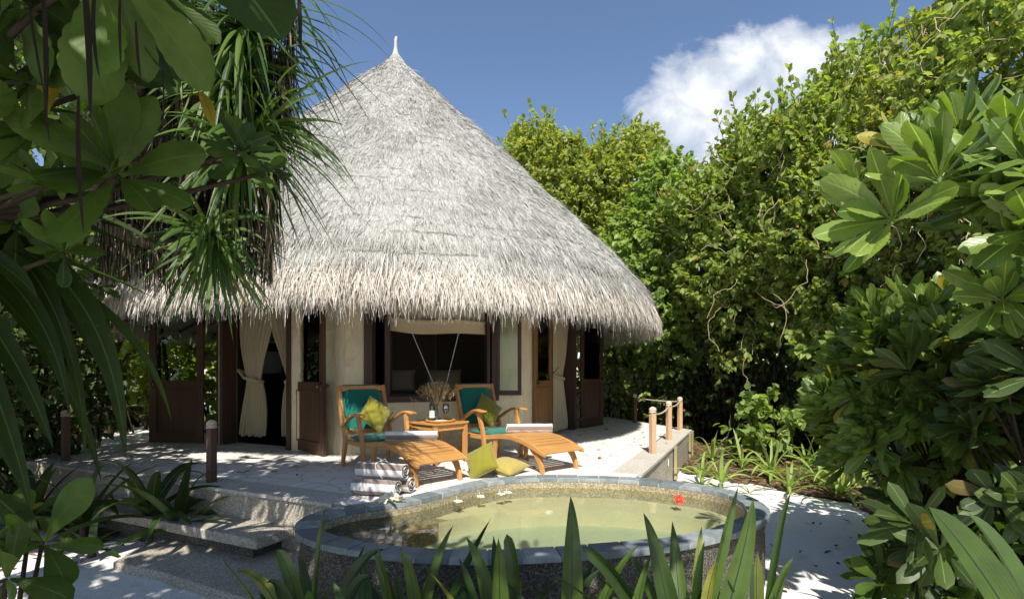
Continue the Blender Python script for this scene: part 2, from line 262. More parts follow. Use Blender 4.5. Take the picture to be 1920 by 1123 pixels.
# ------------------------------------------------------------------ object helpers
def tag(o, label=None, cat=None, group=None, kind=None):
    if label: o['label'] = label
    if cat: o['category'] = cat
    if group: o['group'] = group
    if kind: o['kind'] = kind
    return o
def empty(name, loc=(0, 0, 0), rz=0, label=None, cat=None, group=None):
    o = bpy.data.objects.new(name, None); COL.objects.link(o); o.location = loc; o.rotation_euler = (0, 0, rz)
    o.empty_display_size = 0.1
    return tag(o, label, cat, group)
def copy_tree(o, parent=None):
    c = o.copy(); COL.objects.link(c); c.parent = parent
    for ch in list(o.children): copy_tree(ch, c)
    return c
class MB:
    """collects shapes into one mesh"""
    def __init__(s): s.v = []; s.f = []; s.uv = []; s.r = []
    def add(s, vs, fs, uvs=None, rnd=0.5):
        b = len(s.v); s.v += [tuple(map(float, p)) for p in vs]; s.f += [tuple(b+i for i in f) for f in fs]
        s.r += [rnd]*len(vs)
        if uvs is not None:
            while len(s.uv) < b: s.uv.append((0, 0))
            s.uv += list(uvs)
    def box(s, a, b, mat=None, rnd=0.5):
        (x0, y0, z0), (x1, y1, z1) = a, b
        vs = [(x0,y0,z0),(x1,y0,z0),(x1,y1,z0),(x0,y1,z0),(x0,y0,z1),(x1,y0,z1),(x1,y1,z1),(x0,y1,z1)]
        if mat: vs = [tuple(mat @ Vector(p)) for p in vs]
        s.add(vs, [(0,3,2,1),(4,5,6,7),(0,1,5,4),(1,2,6,5),(2,3,7,6),(3,0,4,7)], rnd=rnd)
    def prism(s, poly, z0, z1, rnd=0.5, mat=None):
        n = len(poly); vs = [(x, y, z0) for x, y in poly]+[(x, y, z1) for x, y in poly]
        if mat: vs = [tuple(mat @ Vector(p)) for p in vs]
        s.add(vs, [tuple(range(n))[::-1], tuple(range(n, 2*n))]+[(i, (i+1) % n, n+(i+1) % n, n+i) for i in range(n)], rnd=rnd)
    def tube(s, pts, rad, sides=6, rnd=0.5, cap=True):
        pts = [Vector(p) for p in pts]; n = len(pts)
        if not hasattr(rad, '__len__'): rad = [rad]*n
        vs = []; ref = None
        for i, p in enumerate(pts):
            d = (pts[min(i+1, n-1)]-pts[max(i-1, 0)]); d = d.normalized() if d.length > 1e-9 else Vector((0, 0, 1))
            if ref is None: ref = d.orthogonal().normalized()
            else:
                ref = ref-d*ref.dot(d); ref = ref.normalized() if ref.length > 1e-6 else d.orthogonal().normalized()
            w = d.cross(ref)
            for k in range(sides):
                a = 2*PI*k/sides; vs.append(tuple(p+(ref*math.cos(a)+w*math.sin(a))*rad[i]))
        fs = [(i*sides+k, i*sides+(k+1) % sides, (i+1)*sides+(k+1) % sides, (i+1)*sides+k) for i in range(n-1) for k in range(sides)]
        if cap: fs += [tuple(range(sides))[::-1], tuple((n-1)*sides+k for k in range(sides))]
        s.add(vs, fs, rnd=rnd)
    def lathe(s, prof, c=(0, 0, 0), sides=24, rnd=0.5, uscale=1.0):
        vs = []; n = len(prof)
        for r, z in prof:
            for k in range(sides):
                a = 2*PI*k/sides; vs.append((c[0]+r*math.cos(a), c[1]+r*math.sin(a), c[2]+z))
        fs = [(i*sides+k, i*sides+(k+1) % sides, (i+1)*sides+(k+1) % sides, (i+1)*sides+k) for i in range(n-1) for k in range(sides)]
        s.add(vs, fs, rnd=rnd)
    def band(s, path, w, h, side=(0, 1, 0), rnd=0.5):
        """rectangular bar swept along a path; w across `side`, h in the path's own plane; w, h may be lists"""
        P = [Vector(p) for p in path]; n = len(P); S = Vector(side).normalized(); vs = []
        for i, p in enumerate(P):
            d = (P[min(i+1, n-1)]-P[max(i-1, 0)]).normalized(); up = S.cross(d).normalized()
            ww = w[i] if hasattr(w, '__len__') else w; hh = h[i] if hasattr(h, '__len__') else h
            for a, b in ((-1, -1), (1, -1), (1, 1), (-1, 1)): vs.append(tuple(p+S*(a*ww/2)+up*(b*hh/2)))
        fs = [(0, 3, 2, 1), tuple(4*(n-1)+k for k in range(4))]
        fs += [(4*i+k, 4*i+(k+1) % 4, 4*(i+1)+(k+1) % 4, 4*(i+1)+k) for i in range(n-1) for k in range(4)]
        s.add(vs, fs, rnd=rnd)
    def build(s, name, mat, parent=None, smooth=False, bevel=0, subsurf=0):
        me = bpy.data.meshes.new(name); me.from_pydata(s.v, [], s.f)
        a = me.attributes.new('rnd', 'FLOAT', 'POINT'); a.data.foreach_set('value', s.r)
        if s.uv:
            while len(s.uv) < len(s.v): s.uv.append((0, 0))
            l = me.uv_layers.new(name='UVMap'); li = np.zeros(len(me.loops), int); me.loops.foreach_get('vertex_index', li)
            l.data.foreach_set('uv', np.array(s.uv, float)[li].ravel())
        bm = bmesh.new(); bm.from_mesh(me); bmesh.ops.recalc_face_normals(bm, faces=bm.faces)
        bm.to_mesh(me); bm.free()
        if smooth: me.shade_smooth()
        me.materials.append(mat)
        o = bpy.data.objects.new(name, me); COL.objects.link(o); o.parent = parent
        if bevel:
            b = o.modifiers.new('bevel', 'BEVEL'); b.width = bevel; b.segments = 2; b.limit_method = 'ANGLE'; b.angle_limit = R(35)
        if subsurf:
            b = o.modifiers.new('sub', 'SUBSURF'); b.levels = subsurf; b.render_levels = subsurf
        return o

def spat(t): return np.maximum(0.09*(1-t), np.sin(PI*np.clip(t, 0, 1)**1.75)**0.62)
def spatj(t): return spat(t)*(1+0.05*np.sin(t*52)*(t < 0.97)+0.03*np.sin(t*23+1))
def oval(t): return np.sin(PI*t**0.85)**0.75
def heart(t): return np.sin(PI*np.clip(t*0.96+0.04, 0, 1)**0.6)**0.8
def strap(t): return np.minimum(1, 0.55+t*2.2)*(1-t**3.2)**0.9
def blade(t): return (1-t**1.8)
class Leaves:
    def __init__(s): s.V = []; s.Q = []; s.U = []; s.Rn = []; s.n = 0
    def add(s, P, D, L, W, droop=0.3, prof=spat, nseg=6, roll=0.0, fold=0.25, nv=3, wave=0.0, rnd=None, side=None, curl=0.0):
        P = np.atleast_2d(np.asarray(P, float)); N = len(P); D = unit(np.broadcast_to(np.asarray(D, float), (N, 3)))
        b = lambda x: np.broadcast_to(np.asarray(x, float), (N,))
        L, W, droop, roll, fold, wave, curl = map(b, (L, W, droop, roll, fold, wave, curl))
        rnd = RNG.random(N) if rnd is None else b(rnd)
        t = np.linspace(0, 1, nseg+1); tm = (t[1:]+t[:-1])/2
        G = np.array((0, 0, -1.0))
        d = unit(D[:, None]+G*(droop[:, None]*tm)[..., None])
        pts = np.concatenate([np.zeros((N, 1, 3)), np.cumsum(d, 1)], 1)*(L/nseg)[:, None, None]+P[:, None]
        dv = unit(D[:, None]+G*(droop[:, None]*t)[..., None])
        if side is None:
            S = np.cross(D, (0, 0, 1.0)); bad = np.linalg.norm(S, axis=1) < 0.08
            S[bad] = RNG.normal(size=(bad.sum(), 3)); S = unit(S-D*(S*D).sum(1, keepdims=True))
            S = S*np.cos(roll)[:, None]+np.cross(D, S)*np.sin(roll)[:, None]
        else: S = np.broadcast_to(np.asarray(side, float), (N, 3))
        St = unit(S[:, None]-dv*(S[:, None]*dv).sum(-1, keepdims=True)); Nt = np.cross(St, dv)
        w = W[:, None]*prof(t)[None]
        c = np.linspace(-1, 1, nv)
        ph = RNG.random(N)*6
        off = fold[:, None, None]*np.abs(c)[None, None]*w[..., None]/2 + (wave[:, None]*W[:, None])[..., None]*np.abs(c)*np.sin(t[None, :, None]*11+ph[:, None, None]+c*1.5)
        off = off - (curl[:, None, None]*W[:, None, None])*(c**2)*t[None, :, None]
        V = pts[:, :, None]+St[:, :, None]*(c*w[..., None]/2)[..., None]+Nt[:, :, None]*off[..., None]
        nt_, m_ = nseg+1, nv
        i = np.arange(nseg)[:, None]*m_+np.arange(m_-1)[None]; q = np.stack([i, i+1, i+m_+1, i+m_], -1).reshape(-1, 4)
        Q = (np.arange(N)*nt_*m_)[:, None, None]+q[None]+s.n
        uv = np.stack(np.broadcast_arrays((c/2+0.5)[None, None], t[None, :, None]+np.zeros((N, 1, 1))), -1)
        s.V.append(V.reshape(-1, 3)); s.Q.append(Q.reshape(-1, 4)); s.U.append(uv.reshape(-1, 2)); s.Rn.append(np.repeat(rnd, nt_*m_)); s.n += N*nt_*m_
        return s
    def build(s, name, mat, parent=None):
        V = np.concatenate(s.V).astype(np.float32); Q = np.concatenate(s.Q).astype(np.int32); U = np.concatenate(s.U).astype(np.float32); r = np.concatenate(s.Rn).astype(np.float32)
        me = bpy.data.meshes.new(name); me.vertices.add(len(V)); me.vertices.foreach_set('co', V.ravel())
        me.loops.add(Q.size); me.loops.foreach_set('vertex_index', Q.ravel())
        me.polygons.add(len(Q)); me.polygons.foreach_set('loop_start', np.arange(0, Q.size, 4, dtype=np.int32))
        me.polygons.foreach_set('use_smooth', np.ones(len(Q), bool))
        l = me.uv_layers.new(name='UVMap'); l.data.foreach_set('uv', U[Q.ravel()].ravel())
        a = me.attributes.new('rnd', 'FLOAT', 'POINT'); a.data.foreach_set('value', r)
        me.update(calc_edges=True); me.materials.append(mat)
        o = bpy.data.objects.new(name, me); COL.objects.link(o); o.parent = parent
        return o
def rdir(n, up=0.0):
    v = RNG.normal(size=(n, 3)); v = unit(v); v[:, 2] += up; return unit(v)
def curve(a, b, sag=0.0, wob=0.0, n=7):
    a = np.array(a, float); b = np.array(b, float); t = np.linspace(0, 1, n)[:, None]
    p = a+(b-a)*t; p[:, 2] += (sag*4*t*(1-t))[:, 0]
    if wob: p[1:-1] += RNG.normal(size=(n-2, 3))*wob
    return p

# ------------------------------------------------------------------ SETTING
def ground_mesh():
    xs = np.concatenate([[-400, -120, -40, -20], np.linspace(-12, 12, 97), [20, 40, 120, 400]])
    ys = np.concatenate([[-400, -100, -20, -6], np.linspace(0, 18, 73), [30, 60, 150, 500]])
    me = bpy.data.meshes.new('ground'); X, Y = np.meshgrid(xs, ys)
    Z = -0.5+0.018*np.sin(X*2.3+1.7*np.sin(Y*1.3))*np.cos(Y*2.1+X)+0.010*np.sin(X*6.1+Y*3.3)+0.006*np.sin(X*11-Y*9)
    Z = np.where((np.abs(X) > 12) | (Y > 18) | (Y < 0), -0.5, Z)-0.012
    V = np.stack([X, Y, Z], -1).reshape(-1, 3); nx = len(xs)
    fs = [(j*nx+i, j*nx+i+1, (j+1)*nx+i+1, (j+1)*nx+i) for j in range(len(ys)-1) for i in range(nx-1)]
    me.from_pydata(V.tolist(), [], fs); me.shade_smooth(); me.materials.append(M['sand'])
    o = bpy.data.objects.new('ground', me); COL.objects.link(o); tag(o, 'white coral sand ground of the garden', kind='structure')
ground_mesh()
def wavy(poly, n=8, a=0.10):
    out = []
    for i in range(len(poly)):
        p, q = np.array(poly[i]), np.array(poly[(i+1) % len(poly)])
        for k in range(n):
            t = k/n; out.append(tuple(p+(q-p)*t+RNG.normal(size=2)*a*(0.35 if k == 0 else 1)))
    return out
def sheet(name, poly, z, mat, label, h=0.02):
    mb = MB(); mb.prism(poly, z-h, z); return tag(mb.build(name, mat), label, kind='structure')
sheet('soil_bed', wavy([(2.75, 9.6), (2.75, 8.4), (3.3, 7.5), (4.2, 6.4), (3.95, 5.4), (3.5, 4.5), (3.0, 3.6), (3.1, 1.5), (9, 1.5), (12, 8), (12, 18), (-3, 20), (-1, 14.5), (2.5, 12.5), (3.6, 10.6)], 12, 0.05), -0.468, M['soil'], 'dark soil bed with leaf litter under the hedge')
sheet('soil_bed', wavy([(-3.9, 4.9), (-6.5, 6.0), (-14, 8), (-14, 18), (-6, 18), (-7.5, 12), (-6.9, 9), (-5.8, 6.7), (-3.9, 5.6)], 8, 0.05), -0.470, M['soil'], 'dark soil bed left of the patio')

# pool outline (outer edge of the coping)
opx = [(549,990),(550.5,995),(565,1008),(612,1023),(672,1032),(736,1040),(805,1045),(864,1046.5),(950,1046),(1035,1042),(1099,1038),(1163,1033),(1210,1029),(1255,1024),(1295,1018),(1363,1003),(1411,989),(1444,970),(1448,957),(1428,938),(1379,918.5),(1336,910),(1282,903.7),(1228,897),(1160,892),(1121,890.5),(1035,889.6),(971,890.5),(907,897),(864.5,905.4),(822,916),(779,928),(736,935),(693.6,939.5),(651,945),(608,953),(565.4,967),(552,980)]
opts = np.array([on(x, y, 0.02) for x, y in opx])
def resample(P, n, it=3):
    P = np.asarray(P, float)
    for _ in range(it):   # Chaikin
        Q = np.roll(P, -1, 0); P = np.stack([P*0.75+Q*0.25, P*0.25+Q*0.75], 1).reshape(-1, 2)
    d = np.linalg.norm(np.roll(P, -1, 0)-P, axis=1); s = np.concatenate([[0], np.cumsum(d)]); PP = np.vstack([P, P[:1]])
    u = np.linspace(0, s[-1], n, endpoint=False)
    return np.stack([np.interp(u, s, PP[:, 0]), np.interp(u, s, PP[:, 1])], 1)
def smooth_loop(P, k=2):
    for _ in range(k): P = (np.roll(P, 1, 0)+2*P+np.roll(P, -1, 0))/4
    return P
OUT = smooth_loop(resample(opts, 180), 6)
if np.sum(OUT[:, 0]*np.roll(OUT[:, 1], -1)-np.roll(OUT[:, 0], -1)*OUT[:, 1]) < 0: OUT = OUT[::-1]
def offset(P, d):
    T = np.roll(P, -1, 0)-np.roll(P, 1, 0); Nn = unit(np.stack([-T[:, 1], T[:, 0]], 1)); return P+Nn*d   # inward for ccw
INN = smooth_loop(offset(OUT, 0.17), 3); WALL = offset(OUT, 0.035); MID = offset(OUT, 0.08)

C = np.array((-2.07, 10.25))
def frame(phi, a):
    """local frame of an octagon face: x right along the face, y outward, z up"""
    p = R(phi); n = np.array((math.sin(p), -math.cos(p))); u = np.array((math.cos(p), math.sin(p)))
    o = C+n*a
    return Matrix(((u[0], n[0], 0, o[0]), (u[1], n[1], 0, o[1]), (0, 0, 1, 0), (0, 0, 0, 1)))
def octo(a): return [tuple(C+a/math.cos(R(22.5))*np.array((math.sin(R(20+22.5+45*k)), -math.cos(R(20+22.5+45*k))))) for k in range(8)]
DA = 5.1
def inside_dist(p, phi): return (p[0]-C[0])*math.sin(R(phi))-(p[1]-C[1])*math.cos(R(phi))
ov = octo(DA)       # ov[0] between 20 and 65; ov[-1]=ov[7] between -25 and 20
# pool points on the patio side: within both the left (-25) and right (65) edge lines and on the far side
sel = [i for i in range(len(MID)) if inside_dist(MID[i], -25) < DA and inside_dist(MID[i], 65) < DA and inside_dist(MID[i], 20) < 6.05]
# longest cyclic run
n_ = len(MID); flags = [i in set(sel) for i in range(n_)]
start = next(i for i in range(n_) if flags[i] and not flags[i-1])
run = []; i = start
while flags[i % n_]: run.append(i % n_); i += 1
arc = [tuple(MID[k]) for k in run]         # ccw outline -> goes right to left on the far side
deck_poly = arc+[ov[6], ov[5], ov[4], ov[3], ov[2], ov[1]]
def ngon_prism(name, poly, z0, z1, mat, side_mat=None):
    bm = bmesh.new(); vs = [bm.verts.new((x, y, z1)) for x, y in poly]; f = bm.faces.new(vs)
    r = bmesh.ops.extrude_face_region(bm, geom=[f]); 
    for v in r['geom']:
        if isinstance(v, bmesh.types.BMVert): v.co.z = z0
    bmesh.ops.triangulate(bm, faces=[f for f in bm.faces if len(f.verts) > 4]); bmesh.ops.recalc_face_normals(bm, faces=bm.faces)
    me = bpy.data.meshes.new(name); me.materials.append(mat)
    if side_mat:
        me.materials.append(side_mat)
        for f in bm.faces:
            if abs(f.normal.z) < 0.5: f.material_index = 1
    bm.to_mesh(me); bm.free(); o = bpy.data.objects.new(name, me); COL.objects.link(o); return o
patio = ngon_prism('patio', deck_poly, -0.56, 0.0, M['patio'], M['wash']); tag(patio, 'raised stone patio round the bungalow', kind='structure')
# pebble-wash border along the two visible edges
def edge_pt(phi, s, a): 
    f = frame(phi, a) @ Vector((s, 0, 0)); return (f.x, f.y)
for phi, s0, s1, lab in ((-25, -2.2, 3.0, 'pebble border along the patio edge above the steps'), (65, -2.75, 2.11, 'pebble border along the right patio edge')):
    sheet('patio_border', [edge_pt(phi, s0, DA+0.004), edge_pt(phi, s1, DA+0.004), edge_pt(phi, s1, DA-0.33), edge_pt(phi, s0, DA-0.33)], 0.006, M['wash_sunlit'], lab, 0.03)
# steps and path
fr = frame(-25, DA)
mb = MB(); mb.box((-0.72, -0.02, -0.335), (2.55, 0.36, -0.25), fr); s_ = mb.build('step', M['wash'], bevel=0.008); tag(s_, 'pebble wash step slab between the path and the patio', kind='structure')
mb = MB(); mb.box((-0.6, -0.02, -0.52), (2.4, 0.27, -0.337), fr); s_ = mb.build('step_base', M['wash_shaded']); tag(s_, 'shade-toned base under the pebble step', kind='structure')  # dark pebble colour stands for the shadow gap below the slab
fp = [edge_pt(-25, -0.85, DA-0.05), edge_pt(-25, -0.62, DA+0.78), edge_pt(-25, 0.3, DA+0.92), edge_pt(-25, 1.2, DA+0.96), edge_pt(-25, 2.2, DA+0.98), edge_pt(-25, 3.6, DA+0.95), edge_pt(-25, 3.8, DA-0.05)]
fp = [(-3.33, 5.15), (-3.27, 4.28), (-2.7, 4.05), (-2.2, 3.78), (-1.71, 3.53), (-1.2, 3.25), (-0.6, 3.0), (-0.5, 3.4), (-1.2, 4.6)]
s_ = ngon_prism('path', fp, -0.56, -0.45, M['wash']); tag(s_, 'pebble wash path slab at the foot of the step', kind='structure')
b = s_.modifiers.new('b', 'BEVEL'); b.width = 0.012; b.segments = 2
# paving slab at right behind the pool
s_ = ngon_prism('path', [(1.62, 5.55), (1.95, 6.3), (2.5, 6.1), (2.45, 5.2), (2.0, 5.1)], -0.54, -0.30, M['sand']); tag(s_, 'pale slab between the pool and the right patio wall', kind='structure')

# pool
pool = empty('plunge_pool', (0.3, 4.3, -0.5), 0, 'bean shaped plunge pool with slate coping and pebble walls', 'pool')
Tm = Matrix.Translation((-0.3, -4.3, 0.5))
def ring(name, A, B, z0, z1, mat, parent):
    """solid ring between outlines A (outer) and B (inner)"""
    n = len(A); mb = MB(); vs = [(*p, z0) for p in A]+[(*p, z1) for p in A]+[(*p, z1) for p in B]+[(*p, z0) for p in B]
    vs = [(x-0.3, y-4.3, z+0.5) for x, y, z in vs]
    fs = []
    for i in range(n):
        j = (i+1) % n
        fs += [(i, j, n+j, n+i), (n+i, n+j, 2*n+j, 2*n+i), (2*n+i, 2*n+j, 3*n+j, 3*n+i), (3*n+i, 3*n+j, j, i)]
    mb.add(vs, fs); return mb.build(name, mat, parent)
ring('wall', WALL, offset(WALL, 0.10), -0.56, -0.022, M['wash_shaded'], pool)
INW = offset(OUT, 0.13)
ring('lining', offset(OUT, 0.124), offset(OUT, 0.172), -0.56, -0.023, M['basin'], pool)
# bench ring along the far side, floor disc
def clip_z(name, P, z, mat, h=0.1):
    mb = MB(); mb.prism([(x-0.3, y-4.3) for x, y in P], z-h+0.5, z+0.5); return mb.build(name, mat, pool)
clip_z('floor', offset(OUT, 0.16), -0.33, M['basin_floor'], 0.08)
bench = offset(OUT, 0.16); BC = np.array((0.55, 4.0)); inner = []
for p in bench:
    q = p-BC; e = math.hypot(q[0]/1.35, q[1]/0.88); d0 = np.linalg.norm(q)
    inner.append(tuple(BC+q/e) if e > 1.04 else tuple(BC+q*(1-0.04/d0)))
bo_ = ring('bench', bench, np.array(inner), -0.45, -0.175, M['basin_tile'], pool); bo_.data.materials.append(M['basin'])
for f in bo_.data.polygons:
    if f.center.x+0.3 < -0.62: f.material_index = 1
mb = MB(); ns = 44; per = len(OUT)
idx = np.linspace(0, per, ns+1); IN2 = offset(OUT, 0.165)
def pt_on(P, s): i = int(math.floor(s)) % per; t = s-math.floor(s); return P[i]*(1-t)+P[(i+1) % per]*t
for k in range(ns):
    s0, s1 = idx[k]+0.10, idx[k+1]-0.10; jit = random.uniform(-0.004, 0.004); nn = 5
    A = [pt_on(OUT, s0+(s1-s0)*i/(nn-1)) for i in range(nn)]; Bq = [pt_on(IN2, s0+(s1-s0)*i/(nn-1)) for i in range(nn)]
    poly = [tuple(p+np.array((-0.3, -4.3))) for p in A+Bq[::-1]]
    mb.prism(poly, 0.5-0.022, 0.5+0.02+jit, rnd=random.random())
cop = mb.build('coping', M['slate'], pool, bevel=0.004)
ring('coping_joint', offset(OUT, 0.006), offset(OUT, 0.16), -0.0225, 0.010, m_plain('grout', (0.36, 0.37, 0.36), 0.9), pool)
mb = MB(); mb.add([(*p, -0.078) for p in offset(OUT, 0.165)], [tuple(range(per))])
w_ = mb.build('water', M['water'])
if w_.data.polygons[0].normal.z < 0: w_.data.flip_normals()
tag(w_, 'still greenish water filling the plunge pool', kind='structure')

# ------------------------------------------------------------------ BUNGALOW
BO = (-2.07, 10.25, 0.0)
hut = empty('thatched_bungalow', BO, 0, 'round bungalow with cream walls under a tall grey thatched cone roof', 'bungalow')
def put(o, parent=None, off=None):          # meshes written in world coordinates hang under the bungalow
    o.parent = parent or hut
    o.location = (-BO[0], -BO[1], -BO[2]) if parent is None else (0, 0, 0)
    return o
HS = 3.05*math.tan(R(22.5)); TH = 0.22
def wall_seg(mb, phi, u0, u1, z0, z1):
    f = frame(phi, 3.05); e0 = TH*math.tan(R(22.5)) if u0 <= -HS+1e-6 else 0; e1 = TH*math.tan(R(22.5)) if u1 >= HS-1e-6 else 0
    poly = [(u0, 0), (u1, 0), (u1-e1, -TH), (u0+e0, -TH)]
    mb.prism(poly, z0, z1, mat=f)
WT = 2.75
def wall(phi, openings):
    mb = MB(); u = -HS
    for (a, b_, z0, z1) in openings:
        if a > u+0.005: wall_seg(mb, phi, u, a, -0.02, WT)
        if z0 > 0: wall_seg(mb, phi, a, b_, -0.02, z0)
        wall_seg(mb, phi, a, b_, z1, WT); u = b_
    if u < HS-0.005: wall_seg(mb, phi, u, HS, -0.02, WT)
    return put(mb.build('wall', M['plaster']))
W0, W1 = -0.97, 0.82
wall(20, [(W0, W1, 0.74, 2.14)]); wall(-25, [(-1.20, 0.27, 0, 2.16)]); wall(65, [(-0.12, 1.19, 0, 2.16)])
wall(245, [(0.08, 0.98, 1.05, 1.55)]); 
for p in (110, 155, 200, 290): wall(p, [])
# inner lining and floor
for p in (110, 155, 200, 290):
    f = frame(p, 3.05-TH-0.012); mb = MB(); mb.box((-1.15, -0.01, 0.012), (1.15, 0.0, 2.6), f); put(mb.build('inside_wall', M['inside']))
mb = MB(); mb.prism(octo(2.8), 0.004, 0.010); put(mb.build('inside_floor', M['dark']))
# dark joinery with two small panes on the back-left wall
f = frame(245, 3.05-TH-0.02)
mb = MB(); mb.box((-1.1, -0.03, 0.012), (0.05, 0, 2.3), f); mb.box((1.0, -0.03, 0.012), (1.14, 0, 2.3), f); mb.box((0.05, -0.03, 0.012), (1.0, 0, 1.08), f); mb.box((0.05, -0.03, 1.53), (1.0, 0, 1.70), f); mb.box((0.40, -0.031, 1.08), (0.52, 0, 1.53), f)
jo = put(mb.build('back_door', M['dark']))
mb = MB()
for k in range(6): mb.box((0.06, -0.05, 1.74+k*0.11), (0.99, -0.01, 1.82+k*0.11), f)
put(mb.build('louvre', m_plain('louvre_paint', (0.30, 0.22, 0.15), 0.6)))
f = frame(245, 3.05-0.1); mb = MB(); mb.box((0.08, 0, 1.05), (0.98, 0.01, 1.55), f); pn = put(mb.build('window_pane', M['frosted']))

# roof
RC = np.array((-2.27, 10.2))
prof = [(0.03, 7.33), (0.07, 7.28), (0.13, 7.19), (0.31, 6.99), (0.59, 6.75), (0.85, 6.50), (1.10, 6.24), (1.42, 5.93), (1.755, 5.61), (2.20, 5.17), (2.44, 4.93), (2.97, 4.38), (3.24, 4.11), (3.66, 3.70), (4.19, 3.18), (4.50, 2.84), (4.67, 2.62), (4.80, 2.38), (4.86, 2.20), (4.87, 2.08)]
pr = np.array([(max(0.02, r-0.055*min(1, r/1.2)*(r < 4.6)-0.02*(r >= 4.6)), z-0.02) for r, z in prof]); seg = np.linalg.norm(np.diff(pr, axis=0), axis=1); sl = np.concatenate([[0], np.cumsum(seg)])
def roof_pt(s): return np.interp(s, sl, pr[:, 0]), np.interp(s, sl, pr[:, 1])
def lump(a, s): return 0.025*np.sin(a*5+s*1.1)+0.018*np.sin(a*11-s*2.3)+0.012*np.sin(a*23+s*5)
ss = np.linspace(0, sl[-1], 90); aa = np.linspace(0, 2*PI, 180, endpoint=False)
mb = MB(); vs = []
for s in ss:
    r, z = roof_pt(s); step = 0.022*((s/0.24) % 1)*min(1, s)
    for a in aa:
        rr = max(0.01, r+(lump(a, s)+step)*min(1, s)); vs.append((RC[0]+rr*math.cos(a), RC[1]+rr*math.sin(a), z))
n = len(aa); fs = [(i*n+k, i*n+(k+1) % n, (i+1)*n+(k+1) % n, (i+1)*n+k) for i in range(len(ss)-1) for k in range(n)]
b0 = (len(ss)-1)*n                       # eave thickness and underside
for (r, z) in ((4.80, 1.98), (4.62, 1.98), (3.2, 2.72), (2.6, 3.0)):
    for a in aa: vs.append((RC[0]+r*math.cos(a), RC[1]+r*math.sin(a), z))
for j in range(4): fs += [(b0+j*n+k, b0+j*n+(k+1) % n, b0+(j+1)*n+(k+1) % n, b0+(j+1)*n+k) for k in range(n)]
mb.add(vs, fs); roof = put(mb.build('roof', M['thatch'], smooth=True))
mb = MB(); mb.lathe([(0.0, 2.66), (3.6, 2.56), (3.6, 2.52), (0.0, 2.50)], (BO[0], BO[1], 0), 24); put(mb.build('ceiling', M['inside']))
mb = MB()
for k in range(32):
    a = 2*PI*k/32+0.06; c, s_ = math.cos(a), math.sin(a)
    mb.tube([(RC[0]+4.66*c, RC[1]+4.66*s_, 1.95), (RC[0]+3.0*c, RC[1]+3.0*s_, 2.74)], 0.035, 6)
put(mb.build('rafter', M['frame']))
def strands(n, smin, smax, Lr, Wr, outr, spread, arc, nseg=2, quant=0.0, droop=0.0, lift=0.01, mat='strand', name='thatch_surface', drop=0.0, wave=0):
    u = RNG.random(n); s = np.sqrt(smin**2+(smax**2-smin**2)*u)
    if quant: 
        q = RNG.random(n) < 0.6; s[q] = np.round(s[q]/quant)*quant+RNG.normal(size=q.sum())*quant*0.16-0.12
        s = np.clip(s, 0.02, sl[-1])
    a = arc[0]+(arc[1]-arc[0])*RNG.random(n); r, z = roof_pt(s); r2, z2 = roof_pt(np.clip(s+0.15, 0, sl[-1])); r1, z1 = roof_pt(np.clip(s-0.15, 0, sl[-1]))
    er = np.stack([np.cos(a), np.sin(a), 0*a], 1); ea = np.stack([-np.sin(a), np.cos(a), 0*a], 1); ez = np.array((0, 0, 1.0))
    T = unit(er*(r2-r1)[:, None]+ez*(z2-z1)[:, None]); Nn = unit(np.cross(T, ea)); Nn *= np.sign((Nn*er).sum(1))[:, None]
    rr = r+lump(a, s)*np.minimum(1, s)+0.008
    P = np.stack([RC[0]+rr*np.cos(a), RC[1]+rr*np.sin(a), z-drop*RNG.random(n)], 1)+Nn*(lift*RNG.random(n))[:, None]
    D = unit(T+Nn*(outr[0]+(outr[1]-outr[0])*RNG.random(n))[:, None]+ea*(RNG.normal(size=n)*spread)[:, None])
    sd = unit(ea+Nn*(RNG.normal(size=n)*0.5)[:, None])
    # tone drifts slowly round the roof, with strand to strand scatter
    rn = np.clip(0.55+0.07*np.sin(a*7+s*2.1)+0.06*np.sin(a*17-s*4)+RNG.normal(size=n)*0.25, 0, 1)
    lv = Leaves(); lv.add(P, D, Lr[0]+(Lr[1]-Lr[0])*RNG.random(n), Wr[0]+(Wr[1]-Wr[0])*RNG.random(n), droop, lambda t: 1-0.75*t**2, nseg, 0, 0, 2, rnd=rn, side=sd)
    return put(lv.build(name, M[mat], roof), roof)
FA = (R(155), R(385))
strands(190000, 0.1, sl[-1]-0.02, (0.05, 0.15), (0.004, 0.010), (-0.02, 0.10), 0.30, FA, 2, 0.0)
strands(3000, 0.4, sl[-1], (0.08, 0.25), (0.004, 0.008), (0.08, 0.45), 0.8, FA, 2, 0)
